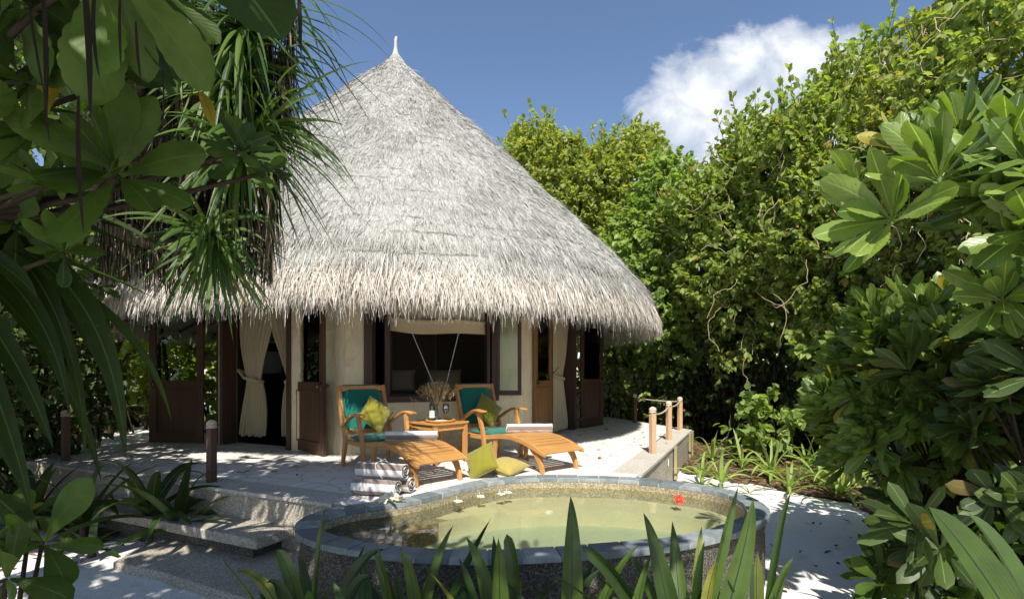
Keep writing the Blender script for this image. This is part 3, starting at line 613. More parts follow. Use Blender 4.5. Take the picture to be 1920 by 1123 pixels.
def lap_shade():      # dark strands along the thatch laps, their shade put into the colour
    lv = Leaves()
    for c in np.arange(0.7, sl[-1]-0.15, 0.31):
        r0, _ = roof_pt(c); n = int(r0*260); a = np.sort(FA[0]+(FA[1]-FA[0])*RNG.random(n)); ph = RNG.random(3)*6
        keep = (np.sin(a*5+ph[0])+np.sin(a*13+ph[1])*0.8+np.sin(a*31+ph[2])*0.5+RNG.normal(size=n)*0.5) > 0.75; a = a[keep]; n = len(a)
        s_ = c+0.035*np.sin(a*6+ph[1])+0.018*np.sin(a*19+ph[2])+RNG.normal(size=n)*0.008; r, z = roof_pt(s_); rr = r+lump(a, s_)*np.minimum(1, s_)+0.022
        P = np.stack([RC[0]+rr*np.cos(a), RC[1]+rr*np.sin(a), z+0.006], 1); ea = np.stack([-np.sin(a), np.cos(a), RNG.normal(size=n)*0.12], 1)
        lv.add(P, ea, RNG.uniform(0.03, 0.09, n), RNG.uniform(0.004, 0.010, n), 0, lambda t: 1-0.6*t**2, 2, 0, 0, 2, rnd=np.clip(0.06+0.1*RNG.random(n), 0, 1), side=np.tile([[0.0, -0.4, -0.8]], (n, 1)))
    put(lv.build('thatch_lap_shade', M['strand'], roof), roof)
lap_shade()
strands(150000, 0.1, sl[-1]-0.02, (0.10, 0.28), (0.005, 0.012), (-0.04, 0.06), 0.16, FA, 2, 0.27)
strands(2500, 0.4, sl[-1], (0.1, 0.3), (0.006, 0.011), (0.08, 0.45), 0.6, FA, 2, 0)
strands(4000, sl[-1]-0.30, sl[-1], (0.12, 0.30), (0.005, 0.010), (0.0, 0.30), 0.36, FA, 4, 0, 0.4, 0.04, 'fringe', 'fringe', 0.04)
strands(14000, sl[-1]-0.14, sl[-1], (0.12, 0.36), (0.006, 0.012), (0.0, 0.38), 0.34, FA, 5, 0, 0.55, 0.05, 'fringe', 'fringe', 0.10)
strands(7000, sl[-1]-0.14, sl[-1], (0.16, 0.40), (0.006, 0.011), (-0.25, 0.12), 0.26, FA, 5, 0, 0.8, -0.12, 'fringe', 'fringe', 0.14)
mb = MB(); mb.lathe([(0.09, 7.22), (0.055, 7.33), (0.036, 7.42), (0.03, 7.52), (0.028, 7.6), (0.0, 7.62)], (RC[0], RC[1], 0), 10)
mb.tube([(RC[0], RC[1], 7.4), (RC[0]+0.012, RC[1], 7.64)], [0.02, 0.024], 5)
fin = put(mb.build('finial', M['strand'], roof, smooth=True), roof)

# window of the front wall
f20 = frame(20, 3.05)
mb = MB(); z0, z1 = 0.74, 2.14
for (a, b_) in (((W0-0.06, -0.16, z0-0.05), (W0+0.05, 0.035, z1+0.05)), ((W1-0.05, -0.16, z0-0.05), (W1+0.06, 0.035, z1+0.05)),
                ((W0+0.05, -0.16, z1-0.05), (W1-0.05, 0.033, z1+0.05)), ((W0+0.05, -0.16, z0-0.05), (W1-0.05, 0.05, z0+0.035)), ((-0.755, -0.12, z0+0.035), (-0.685, 0.03, z1-0.05)), ((0.70, -0.12, z0+0.035), (0.745, 0.028, z1-0.05))):
    mb.box(a, b_, f20)
win = put(mb.build('window', M['frame'], bevel=0.004))
mb = MB(); mb.box((-0.685, -0.10, z0+0.035), (0.70, -0.095, z1-0.05), f20)
def sashp(parent, mat4, w, h0, h1, st=0.055, th=0.04, name='sash'):
    mb = MB(); mb.box((0, 0, h0), (st, th, h1), mat4); mb.box((w-st, 0, h0), (w, th, h1), mat4); mb.box((st, 0.002, h0), (w-st, th-0.002, h0+st*1.3), mat4); mb.box((st, 0.002, h1-st), (w-st, th-0.002, h1), mat4)
    o = mb.build(name, M['frame'], parent, bevel=0.003)
    mb = MB(); mb.box((st, th*0.45, h0+st), (w-st, th*0.55, h1-st), mat4); g_ = mb.build('pane', M['glass'], parent)
    return o, g_
def place(x, y, ang): return Matrix.Translation((x, y, 0)) @ Matrix.Rotation(ang, 4, 'Z')
p = f20 @ Vector((W1+0.01, 0.045, 0)); sashp(win, place(p.x, p.y, R(2)), 0.37, 0.765, 2.1)
p = f20 @ Vector((W0+0.06, -0.02, 0)); sashp(win, place(p.x, p.y, R(62)), 0.40, 0.78, 2.08)

# doors
def leaf(name, x, y, ang, w, mats, label=None, handle_side=1):
    m4 = place(x, y, ang); th = 0.045; H = 2.1; st = 0.10; zr = 0.86
    mb = MB()
    mb.box((0, 0, 0.015), (st, th, H), m4); mb.box((w-st, 0, 0.015), (w, th, H), m4)
    mb.box((st, 0.002, 0.016), (w-st, th-0.002, 0.15), m4); mb.box((st, 0.002, zr), (w-st, th-0.002, zr+0.11), m4); mb.box((st, 0.002, H-0.11), (w-st, th-0.002, H-0.001), m4)
    for q in (0.0, ):   # raised mouldings round the lower panel
        for (a, b_) in (((st, -0.008, 0.15), (w-st, th+0.008, 0.172)), ((st, -0.008, zr-0.022), (w-st, th+0.008, zr)), ((st, -0.007, 0.172), (st+0.02, th+0.007, zr-0.022)), ((w-st-0.02, -0.007, 0.172), (w-st, th+0.007, zr-0.022))): mb.box(a, b_, m4)
    mb.box((st+0.02, 0.012, 0.172), (w-st-0.02, th-0.012, zr-0.022), m4)
    d = put(mb.build('door', mats, bevel=0.003))
    if label: d['label'] = label
    mb = MB(); mb.box((st, th*0.42, zr+0.11), (w-st, th*0.58, H-0.11), m4); mb.build('glass', M['glass'], d)
    mb = MB()
    for s in (-0.045, th+0.045):
        c = m4 @ Vector((w-0.055, s, zr+0.06)); mb.tube([tuple(m4 @ Vector((w-0.055, th/2, zr+0.06))), tuple(c)], 0.010, 8)
        e = m4 @ Vector((w-0.055, s, zr+0.06)); mb.lathe([(0.0, -0.028), (0.022, -0.018), (0.028, 0), (0.022, 0.018), (0, 0.028)], tuple(e), 10)
        mb.box((w-0.075, min(s*0.1, s*0.1)+(-0.004 if s < 0 else th), zr+0.0), (w-0.035, (0 if s < 0 else th+0.004), zr+0.12), m4)
    mb.build('handle', M['brass'], d, smooth=True); return d
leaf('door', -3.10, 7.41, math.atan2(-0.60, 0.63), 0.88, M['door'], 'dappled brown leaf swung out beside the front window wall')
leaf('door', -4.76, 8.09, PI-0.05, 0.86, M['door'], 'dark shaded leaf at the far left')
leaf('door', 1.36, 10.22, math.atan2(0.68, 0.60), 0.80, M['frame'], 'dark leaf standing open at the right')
leaf('door', 0.64, 8.86, math.atan2(-0.78, -0.33), 0.80, M['doorlit'], 'leaf in lit-toned wood folded back against the wall')
for phi, a, b_ in ((-25, -1.20, 0.27), (65, -0.12, 1.19)):
    f = frame(phi, 3.05); mb = MB()
    mb.box((a-0.005, -0.2, 0.006), (a+0.07, 0.03, 2.17), f); mb.box((b_-0.07, -0.2, 0.006), (b_+0.005, 0.03, 2.17), f); mb.box((a+0.07, -0.2, 2.07), (b_-0.07, 0.028, 2.17), f)
    put(mb.build('door_frame', M['frame'], bevel=0.004))
for (x0, y0, x1, y1) in ((-4.53, 8.09, -4.76, 8.11), (1.20, 10.05, 1.38, 10.24)):
    mb = MB(); d = Vector((x1-x0, y1-y0, 0)); L = d.length; m4 = place(x0, y0, math.atan2(d.y, d.x))
    for z in (0.16, 0.72, 1.28, 1.84): mb.box((0, -0.02, z), (L, 0.02, z+0.06), m4)
    mb.box((-0.03, -0.03, 0.008), (0.03, 0.03, 2.15), m4)
    put(mb.build('hinge_arm', M['frame']))
# plaster jamb strip seen between the hinge arms
# curtains
def curtain(label, A, B, ztop, zbot, ztie, gather, waist, foot, group, pleats=9, tieoff=0.1):
    """A: hung side, B: far side of the cloth along the rail; gathers towards A at the tie"""
    A = np.array(A); B = np.array(B); d = B-A; L = np.linalg.norm(d); d = d/L; nrm = np.array((d[1], -d[0]))
    ns_, nz = 90, 44; vs = []; 
    for j in range(nz+1):
        z = ztop+(zbot-ztop)*j/nz
        if z > ztie: k = (ztop-z)/(ztop-ztie); w = 1+(waist-1)*k**1.35; off = gather*k**2
        else: k = (ztie-z)/(ztie-zbot); w = waist+(foot-waist)*min(1, k*1.15)**0.6; off = gather*(1-0.9*k)
        for i in range(ns_+1):
            u = i/ns_; ph = u*pleats*2*PI+0.5*math.sin(u*9+1)
            amp = 0.030*(0.5+0.5*w)*(1 if z > ztie else 1.2)*(1+0.35*math.sin(7*u+z*2))
            x = off+L*w*u; y = amp*math.sin(ph)+0.012*math.sin(z*5+u*8)
            vs.append((A[0]+d[0]*x+nrm[0]*y, A[1]+d[1]*x+nrm[1]*y, z+(0.012*math.sin(ph*0.5) if j == nz else 0)))
    fs = [(j*(ns_+1)+i, j*(ns_+1)+i+1, (j+1)*(ns_+1)+i+1, (j+1)*(ns_+1)+i) for j in range(nz) for i in range(ns_)]
    t = empty('curtain', (A[0], A[1], 0), 0, label, 'curtain', group)
    mb = MB(); mb.add([(x-A[0], y-A[1], z) for x, y, z in vs], fs); mb.build('cloth', M['curtain'], t, smooth=True)
    mb = MB(); x0 = gather-0.02; x1 = gather+L*waist+0.02; e = tieoff
    P = [(-e*d[0]-nrm[0]*0.0, -e*d[1], ztie+0.20)] + [tuple(np.append(d*(x0+(x1-x0)*q)+nrm*0.055, ztie+0.06*(1-q)-0.02)) for q in np.linspace(0, 1, 6)]+[tuple(np.append(d*x1-nrm*0.05, ztie-0.03)), (-e*d[0]-nrm[0]*0.06, -e*d[1]-nrm[1]*0.06, ztie+0.16)]
    mb.band(P, 0.012, 0.045, (nrm[0], nrm[1], 0)); mb.build('tieback', M['curtain'], t); return t
def on_face(phi, u, y): v = frame(phi, 3.05) @ Vector((u, y, 0)); return (v.x, v.y)
curtain('cream curtain tied back at the left side of the left doorway', on_face(-25, -1.12, -0.26), on_face(-25, -0.34, -0.26), 2.16, 0.12, 0.98, 0.17, 0.36, 0.68, None, 9)
curtain('cream curtain half hidden behind the dappled door leaf', on_face(-25, 0.22, -0.26), on_face(-25, -0.52, -0.26), 2.16, 0.14, 0.98, 0.05, 0.34, 0.55, None, 7)
curtain('cream curtain in the right doorway, swept to the left', on_face(65, -0.04, -0.06), on_face(65, 1.10, -0.06), 2.12, 0.06, 1.0, 0.10, 0.50, 0.82, None, 9, -0.62)
# roman blind in the window
bl = empty('window_blind', (-1.03, 7.38, 0), 0, 'cream folded blind hanging in the top of the front window', 'blind')
def L2(o): o.location = (1.03, -7.38, 0); return o
mb = MB(); nx = 30
rows = [(2.12, -0.085), (1.98, -0.08), (1.86, -0.075), (1.845, -0.045), (1.86, -0.03), (1.82, -0.03), (1.80, -0.06), (1.79, -0.065), (1.70, -0.055), (1.665, -0.05)]
vs = []
for (z, y) in rows:
    for i in range(nx+1):
        u = -0.68+1.37*i/nx; v = f20 @ Vector((u, y+0.006*math.sin(u*9+z*20), z+0.012*math.sin(u*6)*(z < 1.9)-(0.02*math.sin(PI*i/nx) if z < 1.75 else 0))); vs.append(tuple(v))
mb.add(vs, [(j*(nx+1)+i, j*(nx+1)+i+1, (j+1)*(nx+1)+i+1, (j+1)*(nx+1)+i) for j in range(len(rows)-1) for i in range(nx)])
L2(mb.build('cloth', M['blind'], bl, smooth=True))
mb = MB()
for a, b_ in ((-0.38, -0.02), (0.29, 0.07)):
    mb.tube([tuple(f20 @ Vector((a, -0.04, 1.66))), tuple(f20 @ Vector((b_, -0.02, 0.80)))], 0.004, 5)
L2(mb.build('cord', M['white'], bl))
# bed inside
bed = empty('bed', (-1.6, 9.2, 0), R(10), 'dim bed with pale pillows behind the front window', 'bed')
mb = MB(); mb.box((-0.9, -0.7, 0.012), (0.9, 1.2, 0.5)); mb.build('base', M['dark'], bed, bevel=0.03)
mb = MB(); mb.box((-0.88, -0.68, 0.5), (0.88, 1.18, 0.68)); mb.build('mattress', m_cloth('dim_cover', (0.30, 0.22, 0.14)), bed, bevel=0.06)
def pillow_mesh(w, h, t, n=16, puff=0.5, seed=0):
    """cushion standing in the xz plane, thickness along y"""
    mb = MB(); rr = random.Random(seed); vs = []; ids = {}
    fs = []
    for s in (1, -1):
        for i in range(n+1):
            for j in range(n+1):
                u, v = 2*i/n-1, 2*j/n-1
                if s == -1 and (i in (0, n) or j in (0, n)): ids[(s, i, j)] = ids[(1, i, j)]; continue
                pu = u*(1-0.075*(1-v*v)*abs(u)**2) ; pv = v*(1-0.075*(1-u*u)*abs(v)**2)
                th = ((1-u*u)*(1-v*v))**puff*t/2
                wr = 0.05*t*math.sin(9*u+3*v+seed)*math.cos(7*v-4*u)*(1-max(abs(u), abs(v)))
                wr += 0.10*t*max(0, max(abs(u), abs(v))-0.55)*math.sin((u-v)*13+seed)*(1-max(abs(u), abs(v))**6)
                ids[(s, i, j)] = len(vs); vs.append((pu*w/2, s*(th+wr), pv*h/2))
        for i in range(n):
            for j in range(n): fs.append((ids[(s, i, j)], ids[(s, i+1, j)], ids[(s, i+1, j+1)], ids[(s, i, j+1)]))
    mb.add(vs, fs)
    mb.edge = [vs[ids[(1, i, 0)]] for i in range(n)]+[vs[ids[(1, n, j)]] for j in range(n)]+[vs[ids[(1, i, n)]] for i in range(n, 0, -1)]+[vs[ids[(1, 0, j)]] for j in range(n, 0, -1)]
    return mb
def piping(pm, parent, mat):
    mb = MB(); mb.tube(pm.edge+[pm.edge[0], pm.edge[1]], 0.0042, 6, cap=False); mb.build('piping', mat, parent, smooth=True)
for k, x in enumerate((-0.45, 0.45)):
    o = pillow_mesh(0.7, 0.45, 0.2, 10, 0.5, k).build('pillow', m_cloth('dim_pillow', (0.5, 0.4, 0.28)), None, smooth=True)
    v = bed.matrix_basis @ Vector((x, 0.95, 0.95)); o.location = v; o.rotation_euler = (R(-20), 0, R(10)); tag(o, ('left' if k == 0 else 'right')+' pillow on the dim bed behind the front window', 'pillow', 'pillows on the bed')

# ------------------------------------------------------------------ FURNITURE
def chair(loc, ang, label):
    c = empty('lounge_chair', (*loc, 0), ang, label, 'lounge chair', 'teak steamer chairs by the pool')
    w = 0.58; hw = w/2
    bk = None
    # rear stile + rear leg in one curved piece, each side
    for s in (-1, 1):
        y = s*hw
        mb = MB(); mb.band([(0.0, y, 0.0), (-0.005, y, 0.08), (0.03, y, 0.20), (0.055, y, 0.31), (0.03, y, 0.42), (-0.03, y, 0.56), (-0.09, y, 0.75), (-0.14, y, 0.94)], 0.034, [0.045, 0.055, 0.07, 0.085, 0.08, 0.07, 0.06, 0.055]); mb.build('back_stile', M['teak_v'], c, bevel=0.005)
        mb = MB(); mb.band([(0.52, y, 0.0), (0.51, y, 0.12), (0.49, y, 0.27), (0.46, y*1.0, 0.40), (0.42, y*1.03, 0.52), (0.40, y*1.05, 0.605)], [0.036]*6, [0.05, 0.055, 0.062, 0.058, 0.055, 0.065]); mb.build('leg', M['teak_v'], c, bevel=0.005)
        mb = MB(); mb.band([(-0.02, y*1.06, 0.47), (0.06, y*1.07, 0.50), (0.18, y*1.08, 0.565), (0.30, y*1.10, 0.615), (0.40, y*1.11, 0.632), (0.50, y*1.12, 0.622), (0.57, y*1.12, 0.620)], [0.04, 0.045, 0.05, 0.06, 0.075, 0.08, 0.06], [0.035, 0.036, 0.034, 0.03, 0.026, 0.026, 0.022]); mb.build('armrest', M['teak'], c, bevel=0.007)
        # long curved rail of seat and footrest
        mb = MB(); P = [(0.03, y*0.93, 0.300), (0.30, y*0.93, 0.292), (0.55, y*0.93, 0.305), (0.72, y*0.93, 0.330), (0.88, y*0.95, 0.345), (1.05, y*0.96, 0.345), (1.22, y*0.98, 0.325), (1.40, y*0.99, 0.282), (1.55, y*1.0, 0.228), (1.62, y*1.0, 0.205)]
        mb.band(P, 0.036, [0.055]*8+[0.045, 0.03]); mb.build('rail', M['teak'], c, bevel=0.006)
        mb = MB(); mb.band([(0.66, y*0.86, 0.0), (0.66, y*0.86, 0.15), (0.69, y*0.86, 0.305)], 0.034, [0.05, 0.06, 0.075]); mb.build('leg', M['teak_v'], c, bevel=0.005)
        mb = MB(); mb.band([(1.535, y*0.9, 0.0), (1.525, y*0.9, 0.07), (1.475, y*0.9, 0.16), (1.36, y*0.9, 0.275)], 0.036, [0.048, 0.055, 0.065, 0.075]); mb.build('leg', M['teak_v'], c, bevel=0.005)
    # slats
    path = [(0.08, 0.300), (0.30, 0.300), (0.55, 0.318), (0.72, 0.345), (0.88, 0.362), (1.05, 0.362), (1.22, 0.342), (1.40, 0.299), (1.55, 0.246), (1.62, 0.224)]
    px = [p[0] for p in path]; pz = [p[1] for p in path]
    def slat(x0, x1, ww=w*0.995):
        z0 = np.interp(x0, px, pz); z1 = np.interp(x1, px, pz); mb = MB(); a = math.atan2(z1-z0, x1-x0)
        m4 = Matrix.Translation(((x0+x1)/2, 0, (z0+z1)/2)) @ Matrix.Rotation(-a, 4, 'Y')
        L = math.hypot(x1-x0, z1-z0); mb.box((-L/2, -ww/2, -0.009), (L/2, ww/2, 0.009), m4); mb.build('slat', M['teak_y'], c, bevel=0.003)
    x = 0.08
    while x < 0.60: slat(x, x+0.06, w*0.9); x += 0.077
    slat(0.63, 0.72, w*0.99)
    x = 0.735
    for wd in (0.062,)*9: slat(x, x+wd, w*0.90+0.03); x += wd+0.0165
    slat(x, 1.615, w*1.04)
    mb = MB(); mb.band([(0.70, -hw*0.97, 0.325), (0.70, hw*0.97, 0.325)], 0.05, 0.03, (1, 0, 0)); mb.build('crossbar', M['teak_y'], c, bevel=0.003)
    # back frame: top and bottom rails, slats
    def bpt(z): return np.interp(z, [0.31, 0.42, 0.56, 0.75, 0.94], [0.055, 0.03, -0.03, -0.09, -0.14])
    mb = MB()
    for z, h in ((0.905, 0.065), (0.40, 0.05)): mb.box((bpt(z)-0.015, -hw+0.015, z-h/2), (bpt(z)+0.015, hw-0.015, z+h/2))
    for k in range(5):
        y = -hw+0.09+k*(w-0.18)/4; mb.band([(bpt(z)-0.004, y, z) for z in (0.42, 0.56, 0.75, 0.88)], 0.045, 0.014)
    mb.build('backrest', M['teak_v'], c, bevel=0.003)
    for s in (-1, 1):
        for k in range(4): z = 0.52+k*0.11; mb = MB(); mb.lathe([(0, -0.006), (0.006, -0.003), (0.006, 0.003), (0, 0.006)], (bpt(z)+0.032, s*(hw-0.006), z), 6); mb.build('tie_button', M['foil'], c)
    # cushions: seat pad and back pad
    def pad(name, pts, th, wid):
        mb = MB(); n = len(pts); ny = 14; vs = []
        P = [Vector((p[0], 0, p[1])) for p in pts]
        for i, p in enumerate(P):
            d = (P[min(i+1, n-1)]-P[max(i-1, 0)]).normalized(); nr = Vector((-d.z, 0, d.x))
            if nr.z < 0 and abs(nr.z) > abs(nr.x): nr = -nr
            e = min(i, n-1-i); k = min(1, 0.35+0.35*e)
            for side_ in (0, 1):
                for j in range(ny+1):
                    v = 2*j/ny-1; kk = k*(1-abs(v)**8*0.75)
                    off = th*(0.5+(0.5 if side_ else -0.5)*kk)+0.004*math.sin(v*8+i)*(side_)
                    q = p+nr*off; vs.append((q.x, v*wid/2*(1-0.012*(2-min(e, 2))), q.z))
        row = 2*(ny+1); fs = []
        for i in range(n-1):
            for j in range(ny):
                a = i*row+j; fs += [(a, a+row, a+row+1, a+1), (a+ny+1, a+ny+2, a+ny+2+row, a+ny+1+row)]
            fs += [(i*row, i*row+ny+1, (i+1)*row+ny+1, (i+1)*row), (i*row+ny, (i+1)*row+ny, (i+1)*row+row-1, i*row+row-1)]
        for i in (0, n-1):
            for j in range(ny): a = i*row+j; fs.append((a, a+1, a+ny+2, a+ny+1))
        mb.add(vs, fs); return mb.build(name, M['teal'], c, smooth=True)
    zs = np.linspace(0.40, 0.955, 12); pad('back_cushion', [(bpt(z)+0.02, z) for z in zs], 0.055, w*0.86)
    xs = np.linspace(0.09, 0.62, 12); pad('seat_cushion', [(x, 0.312) for x in xs], 0.065, w*0.92)
    # orient: back pad normal must face forward (handled by construction)
    return c
ANG1 = math.atan2(-1.145, 1.04); ANG2 = math.atan2(-1.18, 0.95)
c1 = chair((-1.76, 6.32), ANG1, 'left teak lounge chair, nearer the stacked towels'); c2 = chair((-0.43, 7.02), ANG2, 'right teak lounge chair, between the side table and the right doorway')
def loc_on(c, ang, base, x, y): return (base[0]+x*math.cos(ang)-y*math.sin(ang), base[1]+x*math.sin(ang)+y*math.cos(ang))
def towel(name, loc, ang, L, r, label, group, tilt=0, mat='towel', turns=2.6, tie=False, phase=0.0):
    t = empty(name, loc, ang, label, 'towel', group)
    mb = MB(); nT = 120; nx = 22; vs = []; uv = []
    for i in range(nT+1):
        q = i/nT; a = phase+q*turns*2*PI; rad = r*(0.22+0.78*q)
        for j in range(nx+1):
            u = 2*j/nx-1; sag = 0.93 if math.sin(a) < 0 else 1.0
            bul = 1+0.025*math.sin(u*4+a)+0.02*math.sin(u*11+a*2)
            ext = 1-0.03*(math.sin(a*1.3)*0.5+0.5)*(abs(u) > 0.98)
            vs.append((u*L/2*ext, rad*bul*math.cos(a)*1.05, r*0.95+rad*bul*math.sin(a)*sag)); uv.append((q*turns*3.3+0.15, j/nx))
    # outer skin only smooth; the spiral itself is the cloth
    mb.add(vs, [(i*(nx+1)+j, i*(nx+1)+j+1, (i+1)*(nx+1)+j+1, (i+1)*(nx+1)+j) for i in range(nT) for j in range(nx)], uv)
    o = mb.build('cloth', M[mat], t, smooth=True); s = o.modifiers.new('sol', 'SOLIDIFY'); s.thickness = 0.007; s.offset = -1
    if tie:
        mb = MB(); mb.tube([(0.03*math.sin(a*2), r*1.09*math.cos(a), r*0.97+r*1.05*math.sin(a)) for a in np.linspace(0, 2*PI, 24)], 0.004, 5)
        for (a, b_) in (((-0.02, 0.0), (-0.06, 0.02)), ((0.02, 0), (0.05, -0.02))): mb.tube([(0, 0, r*2.03), (a[0], 0.01, r*2.2), (b_[0], b_[1], r*2.32)], 0.0035, 5)
        mb.build('tie', M['white'], t)
    return t
towel('rolled_towel', (-1.085, 5.655, 0.352), R(4), 0.57, 0.068, 'striped rolled towel lying across the left lounge chair', 'rolled pool towels', phase=2.5)
towel('rolled_towel', (0.215, 6.42, 0.352), R(5), 0.57, 0.068, 'striped rolled towel lying across the right lounge chair', 'rolled pool towels', phase=2.2)
tA = R(-14)
towel('rolled_towel', (-1.21, 4.66, 0.006), tA, 0.44, 0.078, 'rolled towel at the bottom front of the poolside stack', 'rolled pool towels', phase=1.2)
towel('rolled_towel', (-1.15, 4.82, 0.006), tA, 0.50, 0.078, 'rolled towel at the bottom back of the poolside stack', 'rolled pool towels', phase=2.0)
towel('rolled_towel', (-1.18, 4.74, 0.142), tA, 0.48, 0.078, 'rolled towel tied with string on top of the poolside stack', 'rolled pool towels', tie=True, phase=1.6)

# throw pillows
def pillow(loc, rot, mat, label, w=0.37, t=0.15, seed=1):
    pm = pillow_mesh(w, w, t, 22, 0.42, seed); p = pm.build('throw_pillow', M[mat], None, smooth=True); piping(pm, p, M[mat])
    p.location = loc; p.rotation_mode = 'XYZ'; p.rotation_euler = rot; tag(p, label, 'pillow', 'silk throw pillows'); return p
def pillow_on_chair(ch, ang, lx, ly, z, lean, spin, mat, label, seed, w=0.37):
    pm = pillow_mesh(w, w, 0.16, 22, 0.42, seed); p = pm.build('throw_pillow', M[mat], None, smooth=True); piping(pm, p, M[mat])
    # pillow plane faces chair's +x, leaning back, spun 45 degrees
    m4 = ch.matrix_basis @ Matrix.Translation((lx, ly, z)) @ Matrix.Rotation(lean, 4, 'Y') @ Matrix.Rotation(PI/2, 4, 'Z') @ Matrix.Rotation(spin, 4, 'Y')
    p.matrix_basis = m4; tag(p, label, 'pillow', 'silk throw pillows'); return p
pillow_on_chair(c1, ANG1, 0.175, 0.03, 0.60, R(-24), R(40), 'lime', 'lime pillow standing on its corner in the left lounge chair', 1, 0.345)
pillow_on_chair(c2, ANG2, 0.175, 0.00, 0.60, R(-24), R(40), 'lime', 'lime pillow standing on its corner in the right lounge chair', 4, 0.345)
pillow((-0.325, 5.50, 0.165), (R(-38), R(-28), R(-12)), 'lime', 'lime pillow propped on the patio at the left chair foot', 0.34, 0.15, 2)
pillow((-0.06, 5.72, 0.075), (R(-83), R(8), R(-35)), 'mustard', 'mustard pillow lying flat behind the propped lime one', 0.37, 0.15, 3)

# side table
tb = empty('side_table', (-0.92, 6.52, 0), R(47), 'square teak side table between the two lounge chairs', 'table')
mb = MB(); h = 0.27
for k in range(6): y = -h+0.045+k*(2*h-0.09)/6; mb.box((-h+0.045, y+0.003, 0.472), (h-0.045, y+(2*h-0.09)/6-0.003, 0.49))
for (a, b_) in (((-h, -h, 0.468), (h, -h+0.045, 0.494)), ((-h, h-0.045, 0.468), (h, h, 0.494)), ((-h, -h+0.045, 0.469), (-h+0.045, h-0.045, 0.493)), ((h-0.045, -h+0.045, 0.469), (h, h-0.045, 0.493))): mb.box(a, b_)
mb.build('tabletop', M['teak'], tb, bevel=0.003)
for sx in (-1, 1):
    for sy in (-1, 1): mb = MB(); mb.box((sx*(h-0.035)-0.024, sy*(h-0.035)-0.024, 0.0), (sx*(h-0.035)+0.024, sy*(h-0.035)+0.024, 0.468)); mb.build('leg', M['teak_v'], tb, bevel=0.003)
mb = MB()
for s in (-1, 1): mb.box((-h+0.06, s*(h-0.035)-0.01, 0.40), (h-0.06, s*(h-0.035)+0.01, 0.467)); mb.box((s*(h-0.035)-0.01, -h+0.06, 0.40), (s*(h-0.035)+0.01, h-0.06, 0.467))
mb.build('apron', M['teak_y'], tb)
tz = 0.495
def small(name, loc, label, cat): return empty(name, loc, 0, label, cat)
o = MB(); o.lathe([(0, 0), (0.165, 0), (0.182, 0.006), (0.186, 0.026), (0.178, 0.028), (0.172, 0.012), (0, 0.010)], sides=36); t_ = o.build('serving_tray', M['teak'], smooth=True); t_.location = (-0.88, 6.44, tz); tag(t_, 'round wooden tray on the side table', 'tray')
tz2 = tz+0.012
b_ = small('wine_bottle', (-0.985, 6.46, tz2), 'dark green wine bottle on the round tray', 'bottle')
mb = MB(); mb.lathe([(0, 0), (0.034, 0), (0.037, 0.005), (0.037, 0.175), (0.034, 0.195), (0.020, 0.222), (0.0145, 0.245), (0.0145, 0.285), (0.016, 0.287), (0.016, 0.297), (0, 0.298)], sides=24); mb.build('body', M['bottle'], b_, smooth=True)
mb = MB(); mb.lathe([(0.0378, 0.035), (0.0378, 0.125)], sides=24); mb.build('label', M['paper'], b_, smooth=True)
mb = MB(); mb.lathe([(0.0155, 0.232), (0.0162, 0.262), (0.0172, 0.299), (0, 0.3)], sides=20); mb.build('foil', M['foil'], b_, smooth=True)
v_ = small('bud_vase', (-0.925, 6.44, tz2), 'slim smoked glass vase beside the wine bottle', 'vase')
mb = MB(); mb.lathe([(0, 0), (0.026, 0.001), (0.028, 0.012), (0.019, 0.07), (0.013, 0.12), (0.017, 0.17), (0.026, 0.195), (0.022, 0.193), (0.012, 0.17), (0, 0.1)], sides=20); mb.build('body', M['smoke'], v_, smooth=True)
g_ = Leaves(); N = 80; D = unit(np.stack([RNG.normal(size=N)*0.42, RNG.normal(size=N)*0.36, np.ones(N)], 1)); D = np.where(np.abs(D) > 2, 0, D)
P0 = np.tile([[0, 0, 0.13]], (N, 1)); g_.add(P0, D, RNG.uniform(0.26, 0.40, N), 0.0035, 0.15, lambda t: 1+0*t, 4, 0, 0, 2)
N2 = 2200; k = RNG.integers(0, N, N2); tt = RNG.uniform(0.62, 1.0, N2); P1 = P0[k]+D[k]*(0.36*tt)[:, None]+RNG.normal(size=(N2, 3))*0.006+np.array((0, 0, -0.02))*tt[:, None]
g_.add(P1, unit(D[k]+RNG.normal(size=(N2, 3))*0.75), RNG.uniform(0.015, 0.05, N2), 0.006, 0.6, lambda t: 1-t*0.7, 2, 0, 0, 2)
bo = g_.build('dried_grass', M['straw']); bo.location = (-0.925, 6.44, tz2); tag(bo, 'feathery bunch of dried grass standing in the slim vase', 'dried grass')
w_ = small('wine_glass', (-0.815, 6.44, tz2), 'stemmed glass half full of red wine on the side table tray', 'wine glass')
mb = MB(); mb.lathe([(0, 0), (0.034, 0.0), (0.030, 0.003), (0.004, 0.010), (0.0035, 0.075), (0.012, 0.088), (0.034, 0.110), (0.042, 0.140), (0.040, 0.175), (0.033, 0.205), (0.032, 0.205), (0.039, 0.175), (0.0405, 0.14), (0.032, 0.112), (0.0, 0.090)], sides=24); mb.build('bowl', M['clear'], w_, smooth=True)
mb = MB(); mb.lathe([(0, 0.0915), (0.012, 0.0935), (0.031, 0.1125), (0.0395, 0.14), (0.0395, 0.148), (0, 0.148)], sides=20); mb.build('wine', M['wine'], w_, smooth=True)
mb = MB(); mb.prism([(-0.09, -0.03), (0.05, -0.035), (0.09, 0.0), (0.06, 0.035), (-0.06, 0.03)], 0, 0.012); o = mb.build('napkin', M['white'], bevel=0.005); o.location = (-0.86, 6.34, tz2+0.001); tag(o, 'small folded white napkin on the tray in front of the bottle', 'napkin')

